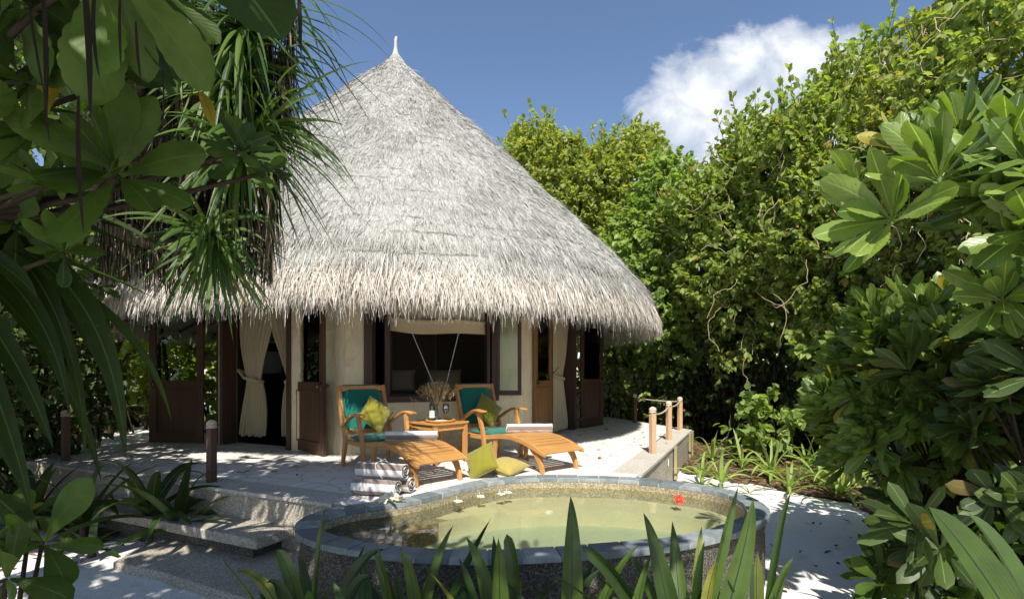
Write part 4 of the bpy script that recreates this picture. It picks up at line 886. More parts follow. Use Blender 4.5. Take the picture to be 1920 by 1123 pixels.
# rope posts
def post(x, y, label, z0=0.0, h=0.56, dark=False, ang=R(24), w=0.072, lean=0):
    p = empty('rope_post', (x, y, z0), ang, label, 'post', 'rope posts along the patio edge')
    mb = MB(); s = w/2; m4 = Matrix.Rotation(lean, 4, 'Y'); mb.box((-s, -s, -0.02), (s, s, h), m4); mb.build('shaft', M['postdark' if dark else 'post'], p, bevel=0.006)
    mb = MB(); c = Vector((0, 0, h+0.035)); 
    for k in range(5):       # turns of a rope knot
        a = k*PI/5; mb.tube([tuple(c+Matrix.Rotation(a, 3, 'Z') @ Vector((0.037*math.cos(q), 0, 0.030*math.sin(q)))) for q in np.linspace(0, 2*PI, 13)], 0.0135, 6, cap=False)
    mb.tube([(0.040*math.cos(q), 0.040*math.sin(q), h+0.004) for q in np.linspace(0, 2*PI, 15)], 0.011, 6, cap=False)
    mb.build('knot', M['rope'], p, smooth=True); return Vector((x, y, z0+h+0.005))
A = post(1.90, 7.06, 'pale rope post nearest the pool on the right patio edge'); B = post(2.545, 8.48, 'pale rope post in the middle of the right patio edge'); Cc = post(3.19, 9.93, 'pale rope post at the far corner of the right patio edge')
D_ = post(2.69, 11.45, 'dark shaded rope post beyond the right door', dark=True)
Lp = [post(-3.0, 5.22, 'dark rope post at the top of the step', dark=True, ang=R(-25), h=0.55), post(-5.55, 6.50, 'dark rope post behind the drooping giant leaves', dark=True, ang=R(-25)), post(-6.62, 8.35, 'dark rope post at the left patio corner', dark=True, ang=R(20)), post(-6.75, 10.3, 'farthest dark rope post on the left patio side', dark=True, ang=R(20))]
def rope(a, b_, sag, label):
    P = []; 
    for k in range(15):
        t = k/14; p = a.lerp(b_, t); P.append((p.x, p.y, p.z-0.02-sag*4*t*(1-t)))
    mb = MB(); mb.tube(P, 0.0115, 7); o = mb.build('rope', M['rope'], smooth=True); tag(o, label, 'rope', 'ropes strung between posts')
rope(A, B, 0.05, 'sagging rope from the post nearest the pool to the middle one'); rope(B, Cc, 0.035, 'sagging rope from the middle post to the far corner one'); rope(Cc, D_, 0.02, 'rope from the corner post to the dark post by the hedge')
rope(Lp[1], Lp[2], 0.03, 'rope between the two dark posts left of the patio'); rope(Lp[2], Lp[3], 0.03, 'rope running back along the left patio side')
# pipe and battens on the patio's right side
fR = frame(65, DA)
def batten(s, w, label, z0=-0.5, z1=-0.005, d=0.045):
    mb = MB(); mb.box((s-w/2, 0.002, z0), (s+w/2, d, z1), fR); o = mb.build('batten', M['batten'], bevel=0.006); tag(o, label, 'batten', 'wooden battens on the patio side')
batten(-0.28, 0.10, 'greenish wooden batten beside the tap on the patio side'); batten(1.62, 0.14, 'weathered batten near the far corner of the patio side'); batten(1.98, 0.14, 'weathered batten at the very corner of the patio side')
tp = empty('water_tap', tuple(fR @ Vector((-0.72, 0.0, -0.12))), R(65), 'small grey tap pipe on the right patio wall', 'tap')
mb = MB(); mb.tube([(0, 0.0, 0), (0, -0.10, 0), ], 0.012, 8); mb.tube([(0, -0.02, 0.0), (0, -0.02, -0.36)], 0.006, 6); mb.build('pipe', M['metal'], tp, smooth=True)
mb = MB(); mb.tube([(-0.0, -0.09, 0.0), (0.0, -0.09, -0.03)], 0.010, 8); mb.tube([(-0.03, -0.07, 0.02), (0.03, -0.07, 0.02)], 0.006, 6); mb.build('spout', M['metal'], tp, smooth=True)
tp.rotation_euler = (0, 0, R(65)+PI)
# garden wall
mb = MB(); mb.box((0, -0.1, -0.5), (10, 0.1, 1.15)); mb.box((-0.0, -0.14, 1.15), (10, 0.14, 1.22)); gw = mb.build('garden_wall', M['plain_wall'], bevel=0.01); gw.location = (1.6, 14.6, 0); gw.rotation_euler = (0, 0, R(-28)); tag(gw, 'cream garden wall glimpsed behind the right hedge stems', 'wall')

# flowers
def flower(name, loc, r, mat, label, group, npet=5, tilt=(0, 0), heart='yellow', rz=0, twist=0.25):
    f = empty(name, loc, rz, label, 'flower', group); f.rotation_euler = (tilt[0], tilt[1], rz)
    lv = Leaves(); a = np.arange(npet)*2*PI/npet; D = np.stack([np.cos(a), np.sin(a), 0.45+0*a], 1)
    lv.add(D*r*0.05, unit(D), r, r*0.75, 0.5, lambda t: np.sin(PI*np.clip(t*0.93+0.05, 0, 1)**0.8)**0.7, 5, twist, 0.1, 3); lv.build('petals', M[mat], f)
    mb = MB(); mb.lathe([(0, 0), (r*0.14, r*0.02), (r*0.10, r*0.12), (0, r*0.14)], sides=8); mb.build('heart', M[heart], f, smooth=True); return f
for i, (px, py) in enumerate(((856, 940), (899, 931), (937, 926), (950, 923))):
    x, y = on(px, py+2, -0.072); names = ['leftmost of the four white blossoms floating on the pool', 'second white floating blossom from the left', 'third white floating blossom, touching the rightmost one', 'rightmost of the four white floating blossoms']
    f = flower('floating_blossom', (x, y, -0.070), 0.055, 'petal', names[i], 'white blossoms floating on the pool', rz=i*0.7)
    mb = MB(); mb.tube([(0, 0, 0.01), (0.004, 0, 0.035), (-0.004, 0.004, 0.055)], 0.0016, 5); mb.build('wick', M['white'], f)
x, y = on(1272, 937, -0.07); flower('floating_blossom', (x, y, -0.068), 0.055, 'petalred', 'red hibiscus blossom at the far right pool edge', None, 6, (R(40), 0), twist=0.6)
for i, (px, py, h) in enumerate(((722, 935, 0.05), (738, 930, 0.07), (733, 939, 0.04), (750, 937, 0.04))):
    x, y = on(px, py, h); flower('frangipani', (x, y-0.02, h), 0.055, 'petal', ['pale frangipani at the left of the bunch before the towels', 'topmost pale frangipani in the bunch before the towels', 'pale frangipani lowest in the bunch before the towels', 'pale frangipani at the right of the bunch before the towels'][i], 'frangipani bunch by the towels', tilt=(R(40), R(10*i-10)), rz=i)

# ------------------------------------------------------------------ camera, sky, sun
cam = bpy.data.cameras.new('camera'); co = bpy.data.objects.new('camera', cam); COL.objects.link(co); scene.camera = co
co.location = (0, 0, CZ); co.rotation_euler = (PI/2, 0, 0); cam.sensor_width = 36; cam.lens = 36*F/1920; cam.shift_y = (HY-561.5)/1920; cam.clip_end = 2000; cam.clip_start = 0.02
SUN_EL, SUN_AZ = R(48), R(180+3)     # azimuth clockwise from +Y: the sun stands behind the camera
sd = Vector((math.sin(SUN_AZ)*math.cos(SUN_EL), math.cos(SUN_AZ)*math.cos(SUN_EL), math.sin(SUN_EL)))
su = bpy.data.lights.new('sun', 'SUN'); su.energy = 4.8; su.angle = R(0.53); su.color = (1.0, 0.95, 0.86)
so = bpy.data.objects.new('sun', su); COL.objects.link(so); so.rotation_euler = sd.to_track_quat('Z', 'Y').to_euler(); so.location = (0, -5, 12)
w = bpy.data.worlds.new('World'); scene.world = w; w.use_nodes = True; g = NT(w.node_tree); w.node_tree.nodes.clear()
sky = g.n('ShaderNodeTexSky'); sky.sky_type = 'NISHITA'; sky.sun_disc = False; sky.sun_elevation = SUN_EL; sky.sun_rotation = SUN_AZ
sky.air_density = 0.85; sky.dust_density = 0.4; sky.ozone_density = 1.6; sky.altitude = 200
# a real cumulus bank: noise-edged cloud fixed to world directions
tc = g.n('ShaderNodeTexCoord'); s = g.n('ShaderNodeSeparateXYZ'); g.l(tc.outputs['Generated'], s.inputs[0])
yy = g.math('MAXIMUM', s.outputs[1], 0.05); cb = g.n('ShaderNodeCombineXYZ')
g.l(g.math('DIVIDE', s.outputs[0], yy), cb.inputs[0]); g.l(g.math('DIVIDE', s.outputs[2], yy), cb.inputs[1])
fld = None
for (px, py, r, sy) in ((1320, 170, 105, 1.0), (1275, 240, 105, 0.8), (1480, 130, 100, 1), (1400, 120, 80, 1), (1510, 105, 70, 1), (1590, 125, 80, 0.8), (1645, 105, 60, 0.8), (1420, 230, 140, 1), (1240, 330, 100, 0.6), (1600, 250, 150, 1), (1330, 330, 150, 1), (1700, 200, 120, 1), (1560, 330, 200, 1)):
    d = g.n('ShaderNodeVectorMath', operation='DISTANCE'); g.l(cb.outputs[0], d.inputs[0]); d.inputs[1].default_value = ((px-960)/F, (HY-py)/F, 0)
    v = g.math('SUBTRACT', 1.0, g.math('DIVIDE', d.outputs['Value'], r/F)); fld = v if fld is None else g.math('MAXIMUM', fld, v)
n1 = g.noise(9, 9, 0.62, cb.outputs[0], 0.3); n2 = g.noise(3.6, 5, 0.55, cb.outputs[0])
fld2 = g.math('ADD', fld, g.math('MULTIPLY', g.math('SUBTRACT', n1, 0.5), 1.7))
mask = g.ramp(fld2, [(-0.0, 0.0), (0.35, 0.6), (0.9, 1.0)])
wisp = g.ramp(g.noise(2.2, 6, 0.6, cb.outputs[0], 0.6), [(0.62, 0.0), (0.85, 0.25)])
mask = g.math('MAXIMUM', mask, wisp)
mask = g.math('MULTIPLY', mask, g.math('GREATER_THAN', s.outputs[1], 0.1))
ccol = g.mix(g.ramp(g.math('ADD', g.math('MULTIPLY', n1, 0.7), g.math('MULTIPLY', n2, 0.4)), [(0.42, 0.0), (0.66, 1.0)]), (3.9, 4.3, 4.9), (6.3, 6.4, 6.5))
bg = g.n('ShaderNodeBackground', Strength=0.108); g.l(g.mix(mask, sky.outputs[0], ccol), bg.inputs[0])
wo = g.n('ShaderNodeOutputWorld'); g.l(bg.outputs[0], wo.inputs[0])
vs_ = scene.view_settings; scene.display_settings.display_device = 'sRGB'; vs_.view_transform = 'Standard'; vs_.look = 'None'; vs_.exposure = 0.72; vs_.gamma = 1.0
scene.cycles.max_bounces = 7; scene.cycles.transparent_max_bounces = 12; scene.cycles.transmission_bounces = 4; scene.cycles.use_denoising = True

# ------------------------------------------------------------------ VEGETATION
def add_path(lv, P0, P1, P2, W, prof=strap, nseg=12, roll=0.0, fold=0.3, nv=5, rnd=None, wave=0.0):
    """one leaf along a quadratic curve, its face turned between up and the path's open side"""
    P0, P1, P2 = (np.array(p, float) for p in (P0, P1, P2)); t = np.linspace(0, 1, nseg+1)[:, None]
    pts = P0*(1-t)**2+2*P1*t*(1-t)+P2*t*t; T = unit(np.gradient(pts, axis=0))
    nref = unit(np.array((-0.1, -0.75, 0.66))); S = unit(np.cross(T, nref)); Nt = np.cross(S, T)
    c_, s_ = np.cos(roll), np.sin(roll); S2 = S*c_+Nt*s_; N2 = Nt*c_-S*s_
    w = W*prof(t[:, 0]); c = np.linspace(-1, 1, nv); ph = RNG.random()*6
    off = fold*np.abs(c)[None]*w[:, None]/2+wave*W*np.abs(c)[None]*np.sin(t*13+ph+c[None]*2)
    V = pts[:, None]+S2[:, None]*(c[None]*w[:, None]/2)[..., None]+N2[:, None]*off[..., None]
    i = np.arange(nseg)[:, None]*nv+np.arange(nv-1)[None]; Q = np.stack([i, i+1, i+nv+1, i+nv], -1).reshape(-1, 4)+lv.n
    uv = np.stack(np.broadcast_arrays((c/2+0.5)[None], t+0*c[None]), -1)
    lv.V.append(V.reshape(-1, 3)); lv.Q.append(Q); lv.U.append(uv.reshape(-1, 2)); lv.Rn.append(np.full((nseg+1)*nv, RNG.random() if rnd is None else rnd)); lv.n += (nseg+1)*nv
def basis(ax):
    ax = unit(ax); a = np.cross(ax, (0.3, 0.2, 1.0)); a = unit(a); return ax, a, np.cross(ax, a)
def whorl(lv, tip, axis, n=14, L=0.25, W=0.08, th=(22, 95), droop=0.35, prof=spat, nseg=6, fold=0.25, nv=3, wave=0.02, spread=0.04, jit=0.15, rnd=None):
    ax, a, b = basis(axis); k = np.arange(n); az = k*2.39996+RNG.random()*6+RNG.normal(size=n)*0.45
    q = (k+0.5)/n; t = np.radians(th[0]+(th[1]-th[0])*q+RNG.normal(size=n)*12)
    D = ax*np.cos(t)[:, None]+(a*np.cos(az)[:, None]+b*np.sin(az)[:, None])*np.sin(t)[:, None]
    P = np.array(tip)-ax*(spread*q)[:, None]+D*0.008
    Ls = L*(0.62+0.42*np.sin(PI*np.minimum(1, q*0.75+0.12)))*RNG.uniform(0.82, 1.12, n)
    # leaf faces turn towards the shoot's axis
    S = unit(np.cross(D, ax)); 
    S = unit(S+RNG.normal(size=(n, 3))*0.28)
    lv.add(P, D, Ls, W*(Ls/L)*RNG.uniform(0.85, 1.12, n), droop*RNG.uniform(0.4, 1.5, n), prof, nseg, 0, fold, nv, wave, rnd if rnd is None else rnd, side=-S)
def plant(name, loc, label, cat, group=None): return empty(name, tuple(map(float, loc)), 0, label, cat, group)
def rel(lv, loc):
    for V in lv.V: V -= np.array(loc, float)
    return lv
def relmb(mb, loc): mb.v = [(x-loc[0], y-loc[1], z-loc[2]) for x, y, z in mb.v]; return mb

def rosette_bush(name, base, center, radii, ntip, label, cat, group=None, mat='l_lit', bark='bark', n=13, L=0.22, W=0.075, face=(-0.35, -1, 0.35), cut=-0.15, th=(22, 92), thick=0.02, extra_tips=(), nst=None, nseg=6, nv=3, rmin=0.55, droop=0.35, wave=0.03):
    p = plant(name, base, label, cat, group); lv = Leaves(); mb = MB(); tips = []
    face = unit(face); tries = 0
    while len(tips) < ntip and tries < 60000:
        tries += 1
        d = rdir(1)[0]
        if d@face < cut: continue
        r = rmin+(1.05-rmin)*RNG.random()**0.5; lp = 1+0.16*math.sin(d[0]*7+d[2]*5+base[0])+0.10*math.sin(d[1]*9-d[2]*8)
        q = np.array(center)+d*np.array(radii)*r*lp
        if q[2] < base[2]+0.12: continue
        ax = unit(d*0.9+np.array((0, -0.1, 0.55))+RNG.normal(size=3)*0.28); tips.append((q, ax, 1.0))
    tips += [(np.array(a), unit(b), s) for a, b, s in extra_tips]
    c0 = np.array(center)-np.array((0, 0, radii[2]*0.75)); 
    for i, (q, ax, s) in enumerate(tips):
        whorl(lv, q, ax, n, L*s*RNG.uniform(0.65, 1.2), W*s, th, droop, spatj if nseg > 15 else spat, nseg, 0.22, nv, wave)
        if nst is None or i % max(1, len(tips)//nst) == 0:
            b0 = np.array(base)+RNG.normal(size=3)*np.array((radii[0]*0.16, radii[1]*0.16, 0)); k = c0*0.6+np.array(base)*0.4+RNG.normal(size=3)*0.25*min(radii); k[2] = base[2]+0.4*(q[2]-base[2])
            t = np.linspace(0, 1, 8)[:, None]; P = b0*(1-t)**2+2*k*t*(1-t)+(q-ax*0.02)*t*t
            mb.tube([tuple(x) for x in P], list(np.linspace(thick, thick*0.32, 8)), 5, cap=False)
    rel(lv, base).build('foliage', M[mat], p); relmb(mb, base).build('stems', M[bark], p, smooth=True); return p
def hedge(name, base, center, radii, ncl, label, cat, group=None, mat='l_hedge', L=0.09, W=0.05, per=13, tw=0.22, prof=oval, face=(-0.45, -1, 0.35), cut=-0.25, stems=30, thick=0.035, bark='bark', lump_=0.2, inner=0.25, upb=0.35, droop=0.5, vines=0, spreadb=0.35, shoots=0, tips=None):
    p = plant(name, base, label, cat, group); lv = Leaves(); face = unit(face)
    D = rdir(ncl*3); D = D[(D@face > cut)][:ncl]; m_ = len(D)
    r = np.where(RNG.random(m_) < inner, RNG.uniform(0.35, 0.8, m_), RNG.uniform(0.8, 1.03, m_))
    ph = RNG.random(4)*6
    lp = 1+lump_*(0.5*np.sin(D[:, 0]*6+ph[0]+D[:, 2]*3)+0.5*np.sin(D[:, 2]*9+ph[1]-D[:, 0]*4)+0.4*np.sin(D[:, 0]*17+ph[2])*np.sin(D[:, 2]*15+ph[3]))
    cc = np.array(center)+D*np.array(radii)*(r*lp)[:, None]
    ax = unit(D/np.array(radii)*min(radii)+np.array((0, 0, upb))+RNG.normal(size=(m_, 3))*0.45)
    sh = RNG.random(m_) < shoots; tws = np.where(sh, tw*RNG.uniform(1.6, 2.8, m_), tw*RNG.uniform(0.6, 1.2, m_)); ax[sh] = unit(ax[sh]+np.array((0, 0, 0.9)))
    k = np.repeat(np.arange(m_), per); s = RNG.random(len(k)); tone = np.clip(RNG.normal(0.5, 0.2, m_), 0, 0.93)
    P = cc[k]+ax[k]*(tws[k]*s)[:, None]+RNG.normal(size=(len(k), 3))*0.012
    Dl = unit(ax[k]*(0.25+0.55*s[:, None])+np.where(sh[k], 0.5, -0.5)[:, None]*np.array((0, 0, 1.0))+rdir(len(k))*0.75)
    rn = np.clip(tone[k]+RNG.normal(size=len(k))*0.14, 0, 0.93); od = RNG.random(len(k)) < 0.03; rn[od] = 1.0
    sz = RNG.uniform(0.6, 1.2, len(k)); lv.add(P, Dl, L*sz, W*sz, droop, prof, 3, RNG.normal(size=len(k))*0.7, 0.3, 3, 0, rn)
    rel(lv, base).build('foliage', M[mat], p)
    mb = MB(); idx = RNG.choice(m_, min(stems, m_), replace=False)
    for i in idx:
        b0 = np.array(base)+RNG.normal(size=3)*np.array((radii[0]*spreadb, radii[1]*spreadb, 0)); q = cc[i]; k1 = b0+(q-b0)*0.35+np.array((RNG.normal()*0.22, RNG.normal()*0.22, 0.25*(q[2]-b0[2])))
        t = np.linspace(0, 1, 9)[:, None]; Pp = b0*(1-t)**2+2*k1*t*(1-t)+q*t*t; Pp[1:-1] += RNG.normal(size=(7, 3))*0.025; th_ = thick*RNG.uniform(0.35, 1.0)
        mb.tube([tuple(x) for x in Pp], list(np.linspace(th_, th_*0.25, 9)), 5, cap=False)
    for i in np.nonzero(sh)[0]: mb.tube([tuple(cc[i]-ax[i]*0.3), tuple(cc[i]+ax[i]*tws[i])], [0.008, 0.003], 4, cap=False)
    relmb(mb, base).build('stems', M[bark], p, smooth=True)
    if vines:
        mb = MB()
        for _ in range(vines):
            d = rdir(1)[0]; d = unit(d+face*1.0); q = np.array(center)+d*np.array(radii)*1.04; P = [q]; v = np.array((0, 0, -1.0))+RNG.normal(size=3)*0.3
            for _k in range(RNG.integers(6, 16)):
                v = unit(v+RNG.normal(size=3)*0.5+np.array((0, 0, -0.22))); P.append(P[-1]+v*0.11)
            mb.tube([tuple(x) for x in P], 0.0045, 4, cap=False)
        relmb(mb, base).build('vines', M['vine'], p, smooth=True)
    return p
G0 = -0.5
HG = 'trees and shrubs of the hedge'
# tall hedge on the right, far to near
hedge('hedge_tree', (1.0, 16.2, G0), (0.75, 16, 5.3), (2.5, 1.6, 3.1), 2600, 'pale yellow-green tree rising directly behind the thatched roof slope', 'tree', HG, 'l_yellow', 0.15, 0.10, 13, 0.32, stems=30, shoots=0.05, thick=0.07)
hedge('hedge_tree', (3.2, 15.4, G0), (3.0, 15.2, 4.9), (1.7, 1.5, 3.1), 2300, 'yellow-green tree under the left end of the white cloud', 'tree', HG, 'l_yellow', 0.15, 0.10, 13, 0.32, stems=26, shoots=0.08, thick=0.07)
hedge('hedge_tree', (4.4, 12.9, G0), (4.05, 12.2, 3.5), (1.75, 1.4, 2.3), 2200, 'fresh green heart-leaved shrub tree beside the right eave', 'tree', HG, 'l_heart', 0.13, 0.12, 11, 0.26, heart, stems=36, thick=0.05)
hedge('hedge_tree', (5.5, 11.3, G0), (5.0, 10.6, 3.8), (1.55, 1.4, 2.35), 1800, 'vine-hung hedge tree below the middle of the white cloud', 'tree', HG, 'l_hedge', 0.125, 0.075, 14, 0.26, stems=40, shoots=0.12, vines=60)
hedge('hedge_tree', (6.4, 9.9, G0), (5.75, 9.2, 3.75), (1.5, 1.4, 2.45), 1900, 'hedge tree with upright leafy shoots against the right end of the cloud', 'tree', HG, 'l_hedge', 0.13, 0.075, 14, 0.27, stems=40, shoots=0.16, vines=70)
hedge('hedge_tree', (7.2, 8.2, G0), (6.8, 7.6, 3.9), (1.5, 1.4, 2.75), 1900, 'tall hedge tree draped in dry vines at the upper right', 'tree', HG, 'l_yellow', 0.11, 0.065, 14, 0.24, stems=36, shoots=0.08, vines=150)
hedge('hedge_tree', (7.2, 6.6, G0), (6.6, 6.0, 4.2), (1.5, 1.4, 3.2), 1500, 'topmost leafy tree in the upper right corner', 'tree', HG, 'l_hedge', 0.11, 0.065, 14, 0.24, stems=30, vines=60)
# shaded understorey
UG = 'shaded shrubs under the hedge'
for (b, c, r, n, lab, mt) in (((3.1, 13.3, G0), (3.0, 13.2, 1.0), (1.4, 0.8, 1.5), 420, 'sunlit shrub seen just right of the open dark door', 'l_lit'),
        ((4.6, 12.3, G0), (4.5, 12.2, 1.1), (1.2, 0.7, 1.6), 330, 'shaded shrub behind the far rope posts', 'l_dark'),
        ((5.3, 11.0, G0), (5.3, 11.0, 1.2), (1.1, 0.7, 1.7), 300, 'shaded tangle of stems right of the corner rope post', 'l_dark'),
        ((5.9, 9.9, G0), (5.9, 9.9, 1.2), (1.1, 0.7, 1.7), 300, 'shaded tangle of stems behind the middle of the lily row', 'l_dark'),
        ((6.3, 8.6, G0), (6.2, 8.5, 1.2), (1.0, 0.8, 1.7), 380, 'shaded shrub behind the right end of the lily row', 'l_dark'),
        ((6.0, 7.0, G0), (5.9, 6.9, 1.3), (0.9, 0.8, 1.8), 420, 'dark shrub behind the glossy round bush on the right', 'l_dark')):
    hedge('shrub', b, c, r, n, lab, 'shrub', UG, mt, 0.13, 0.07, 11, 0.24, stems=46, thick=0.028, inner=0.5, spreadb=0.42, lump_=0.3)
hedge('shrub', (4.35, 8.9, G0), (4.35, 8.9, 0.25), (0.55, 0.4, 0.45), 60, 'low round-leaved shrub standing among the lilies', 'shrub', UG, 'l_heart', 0.15, 0.13, 8, 0.2, heart, stems=12, thick=0.015, cut=-1)
hedge('shrub', (5.4, 8.6, G0), (5.35, 8.6, 1.4), (0.45, 0.4, 0.7), 80, 'round-leaved climber on thin stems before the dark hedge', 'shrub', UG, 'l_heart', 0.14, 0.12, 8, 0.2, heart, stems=14, thick=0.02, cut=-1)
# near broad-leaved shrubs on the right
def tips_px(lst): return [(at(px, py, Y), ax, s) for px, py, Y, ax, s in lst]
NG = 'broad-leaved beach shrubs'
rosette_bush('beach_shrub', (3.5, 3.0, G0), (2.7, 2.6, 1.85), (0.55, 0.4, 0.5), 16, 'nearest beach shrub, its huge leaves filling the upper right', 'shrub', NG, 'l_lit', n=16, L=0.31, W=0.10, nseg=24, nv=5, nst=9, thick=0.016, th=(12, 78),
    extra_tips=tips_px([(1760, 330, 2.15, (-0.5, -0.45, 0.75), 1.0), (1668, 412, 2.2, (-0.95, -0.4, 0.22), 0.95), (1895, 265, 2.3, (-0.1, -0.5, 0.9), 1.1), (1900, 440, 2.5, (-0.4, -0.6, 0.4), 1.0), (1940, 320, 2.0, (-0.3, -0.5, 0.6), 0.9), (1840, 420, 2.7, (-0.4, -0.6, 0.6), 0.9), (1800, 250, 2.5, (-0.5, -0.4, 0.9), 1.0), (1600, 350, 2.6, (-0.9, -0.3, 0.5), 0.7), (1880, 560, 2.7, (-0.6, -0.7, 0.3), 0.9), (1910, 640, 2.8, (-0.6, -0.7, 0.3), 0.9), (1850, 340, 2.6, (-0.5, -0.6, 0.6), 0.9), (1690, 280, 2.9, (-0.4, -0.4, 0.9), 0.7), (1800, 250, 2.9, (-0.3, -0.4, 1), 0.8)]))
rosette_bush('beach_shrub', (3.35, 3.9, G0), (3.22, 3.85, 0.98), (0.75, 0.6, 0.66), 190, 'glossy rounded beach shrub overhanging the sand path on the right', 'shrub', NG, 'l_lit', n=14, L=0.235, W=0.078, nseg=6, nv=3, thick=0.015, nst=40, th=(10, 72), face=(-0.8, -1, 0.5), cut=-0.1)
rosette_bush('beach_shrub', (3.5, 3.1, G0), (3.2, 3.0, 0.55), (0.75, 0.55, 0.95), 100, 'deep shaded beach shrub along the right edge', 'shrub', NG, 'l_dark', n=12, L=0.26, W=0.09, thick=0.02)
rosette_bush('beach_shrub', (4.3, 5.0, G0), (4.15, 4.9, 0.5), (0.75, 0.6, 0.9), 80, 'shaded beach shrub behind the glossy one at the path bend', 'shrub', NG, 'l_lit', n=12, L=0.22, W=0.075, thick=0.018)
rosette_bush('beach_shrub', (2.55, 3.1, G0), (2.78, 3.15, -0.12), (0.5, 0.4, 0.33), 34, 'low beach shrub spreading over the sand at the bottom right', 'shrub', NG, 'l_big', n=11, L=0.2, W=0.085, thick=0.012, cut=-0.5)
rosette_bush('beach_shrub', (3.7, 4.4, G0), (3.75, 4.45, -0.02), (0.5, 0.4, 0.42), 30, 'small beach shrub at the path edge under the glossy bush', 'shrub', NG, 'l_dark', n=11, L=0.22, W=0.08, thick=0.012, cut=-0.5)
p = plant('palm_seedling', (2.25, 2.0, G0), 'pleated young palm leaf leaning in at the bottom right corner', 'palm'); lv = Leaves(); 
for (a, b_, c_, w_, r_) in ((at(1945, 1190, 2.0), at(1850, 1040, 2.1), at(1742, 950, 2.15), 0.15, 0.2), (at(1975, 1160, 2.0), at(1900, 1030, 2.1), at(1815, 962, 2.2), 0.12, -0.3)):
    add_path(lv, (2.25, 2.0, G0), (a+b_)/2, c_, w_, lambda t: np.minimum(1, t*2.0)**1.5*(1-t**6)**0.7, 22, r_, 0.5, 9, 0.6)
rel(lv, (2.25, 2.0, G0)).build('leaf', M['l_strap'], p)

# spider lilies along the path
def clump(name, base, n, L, W, label, cat, group, mat='l_lily', spread=(8, 60), droop=(0.4, 1.4), stem=0.0, nseg=9, prof=strap, heroes=(), facecam=True, tops=None, fold=0.35):
    p = plant(name, base, label, cat, group); lv = Leaves()
    if n:
        k = np.arange(n); az = k*2.39996+RNG.random()*6; th = np.radians(spread[0]+(spread[1]-spread[0])*((k+0.5)/n)**0.8+RNG.normal(size=n)*5)
        D = np.stack([np.cos(az)*np.sin(th), np.sin(az)*np.sin(th), np.cos(th)], 1); P = np.array(base)+np.array((0, 0, stem))+np.stack([np.cos(az), np.sin(az), 0*az], 1)*0.012
        P[:, 2] -= stem*0.6*RNG.random(n)
        S = unit(np.stack([-np.sin(az), np.cos(az), 0*az], 1)+RNG.normal(size=(n, 3))*0.25)
        lv.add(P, D, L*RNG.uniform(0.7, 1.15, n), W*RNG.uniform(0.8, 1.15, n), RNG.uniform(*droop, n), prof, nseg, 0, fold, 3, 0.02, side=-S)
    for h in heroes: add_path(lv, *h)
    rel(lv, base).build('leaves', M[mat], p)
    if stem: mb = MB(); mb.tube([(0, 0, -0.02), (0.0, 0, stem*0.5), (0, 0, stem*1.1)], [0.035, 0.028, 0.018], 8); mb.build('stem', M['l_lily'] if mat == 'l_lily' else M['barkpale'], p, smooth=True)
    return p
LG = 'spider lilies along the sand path'
def gnd(px, py): return (*on(px, py, G0), G0)
lil = [((1316, 905), 9, 0.42, 'spider lily closest to the tap pipe on the patio wall'), ((1352, 916), 8, 0.42, 'short spider lily right behind the pool coping'), ((1336, 868), 10, 0.50, 'spider lily rooted in the litter near the patio corner'),
       ((1392, 882), 9, 0.45, 'spider lily on a bare pale stalk, third root from the patio'), ((1447, 902), 16, 0.58, 'large spider lily in the middle of the row'), ((1480, 925), 10, 0.42, 'small spider lily in front of the largest middle one'),
       ((1575, 935), 18, 0.60, 'broad spider lily at the right end of the row'), ((1603, 915), 10, 0.5, 'spider lily tucked behind the broad one at the right end'), ((1405, 925), 3, 0.16, 'tiny sprout in the white sand behind the pool'), ((1512, 880), 9, 0.45, 'half hidden spider lily between the middle and right clumps'), ((1375, 856), 9, 0.45, 'farthest spider lily, rooted deep in the litter by the corner post'), ((1425, 872), 9, 0.45, 'spider lily in the litter just left of the low round-leaved shrub'),
       ((1538, 912), 12, 0.48, 'spider lily between the small front one and the broad right-end one'), ((1632, 950), 11, 0.45, 'spider lily at the path bend against the glossy shrub')]
for (pp, n, L, lab) in lil: clump('spider_lily', gnd(*pp), int(n*1.3), L*1.3, 0.05, lab, 'lily', LG, 'l_lily', (6, 62), (0.5, 1.5), 0.0 if n < 5 else 0.10)
# strap-leaved plants in front of the pool
FG = 'strap-leaved lilies in front of the pool'
def blunt(t): return np.minimum(1, 0.5+t*1.6)*(1-t**14)**0.5*(1-0.35*t**3)
def hero(bpx, Y, tip, ty, W, mid=None, roll=0.0, rn=None, fold=0.55, prof=None):
    prof = prof or (blunt if RNG.random() < 0.2 else strap); roll = roll+RNG.normal()*0.35
    b0 = np.array(((bpx-960)/F*Y, Y, G0)); t_ = at(tip[0], tip[1], ty)
    m_ = at(mid[0], mid[1], (Y+ty)/2) if mid else (b0+t_)/2+np.array((0, 0.0, 0.10))
    return (b0, m_, t_, W*1.02, prof, 18, roll, fold, 5, rn, 0.05)
def fclump(bpx, Y, n, L, W, lab, hs): 
    b0 = (float((bpx-960)/F*Y), Y, G0); clump('strap_lily', b0, n+9, L*1.04, W*1.05, lab, 'lily', FG, 'l_strap', (6, 50), (0.25, 1.35), 0.0, 14, strap, [hero(bpx, Y, *h) for h in hs])
fclump(590, 2.45, 9, 0.85, 0.085, 'strap lily at the left end of the foreground row with a seed stalk', [((610, 955), 2.5, 0.075, (590, 1060), 0.9), ((518, 1030), 2.4, 0.07, (560, 1070)), ((500, 1092), 2.3, 0.07, (545, 1070)), ((725, 1030), 2.5, 0.07, (640, 1030)), ((700, 1085), 2.3, 0.08, (650, 1060))])
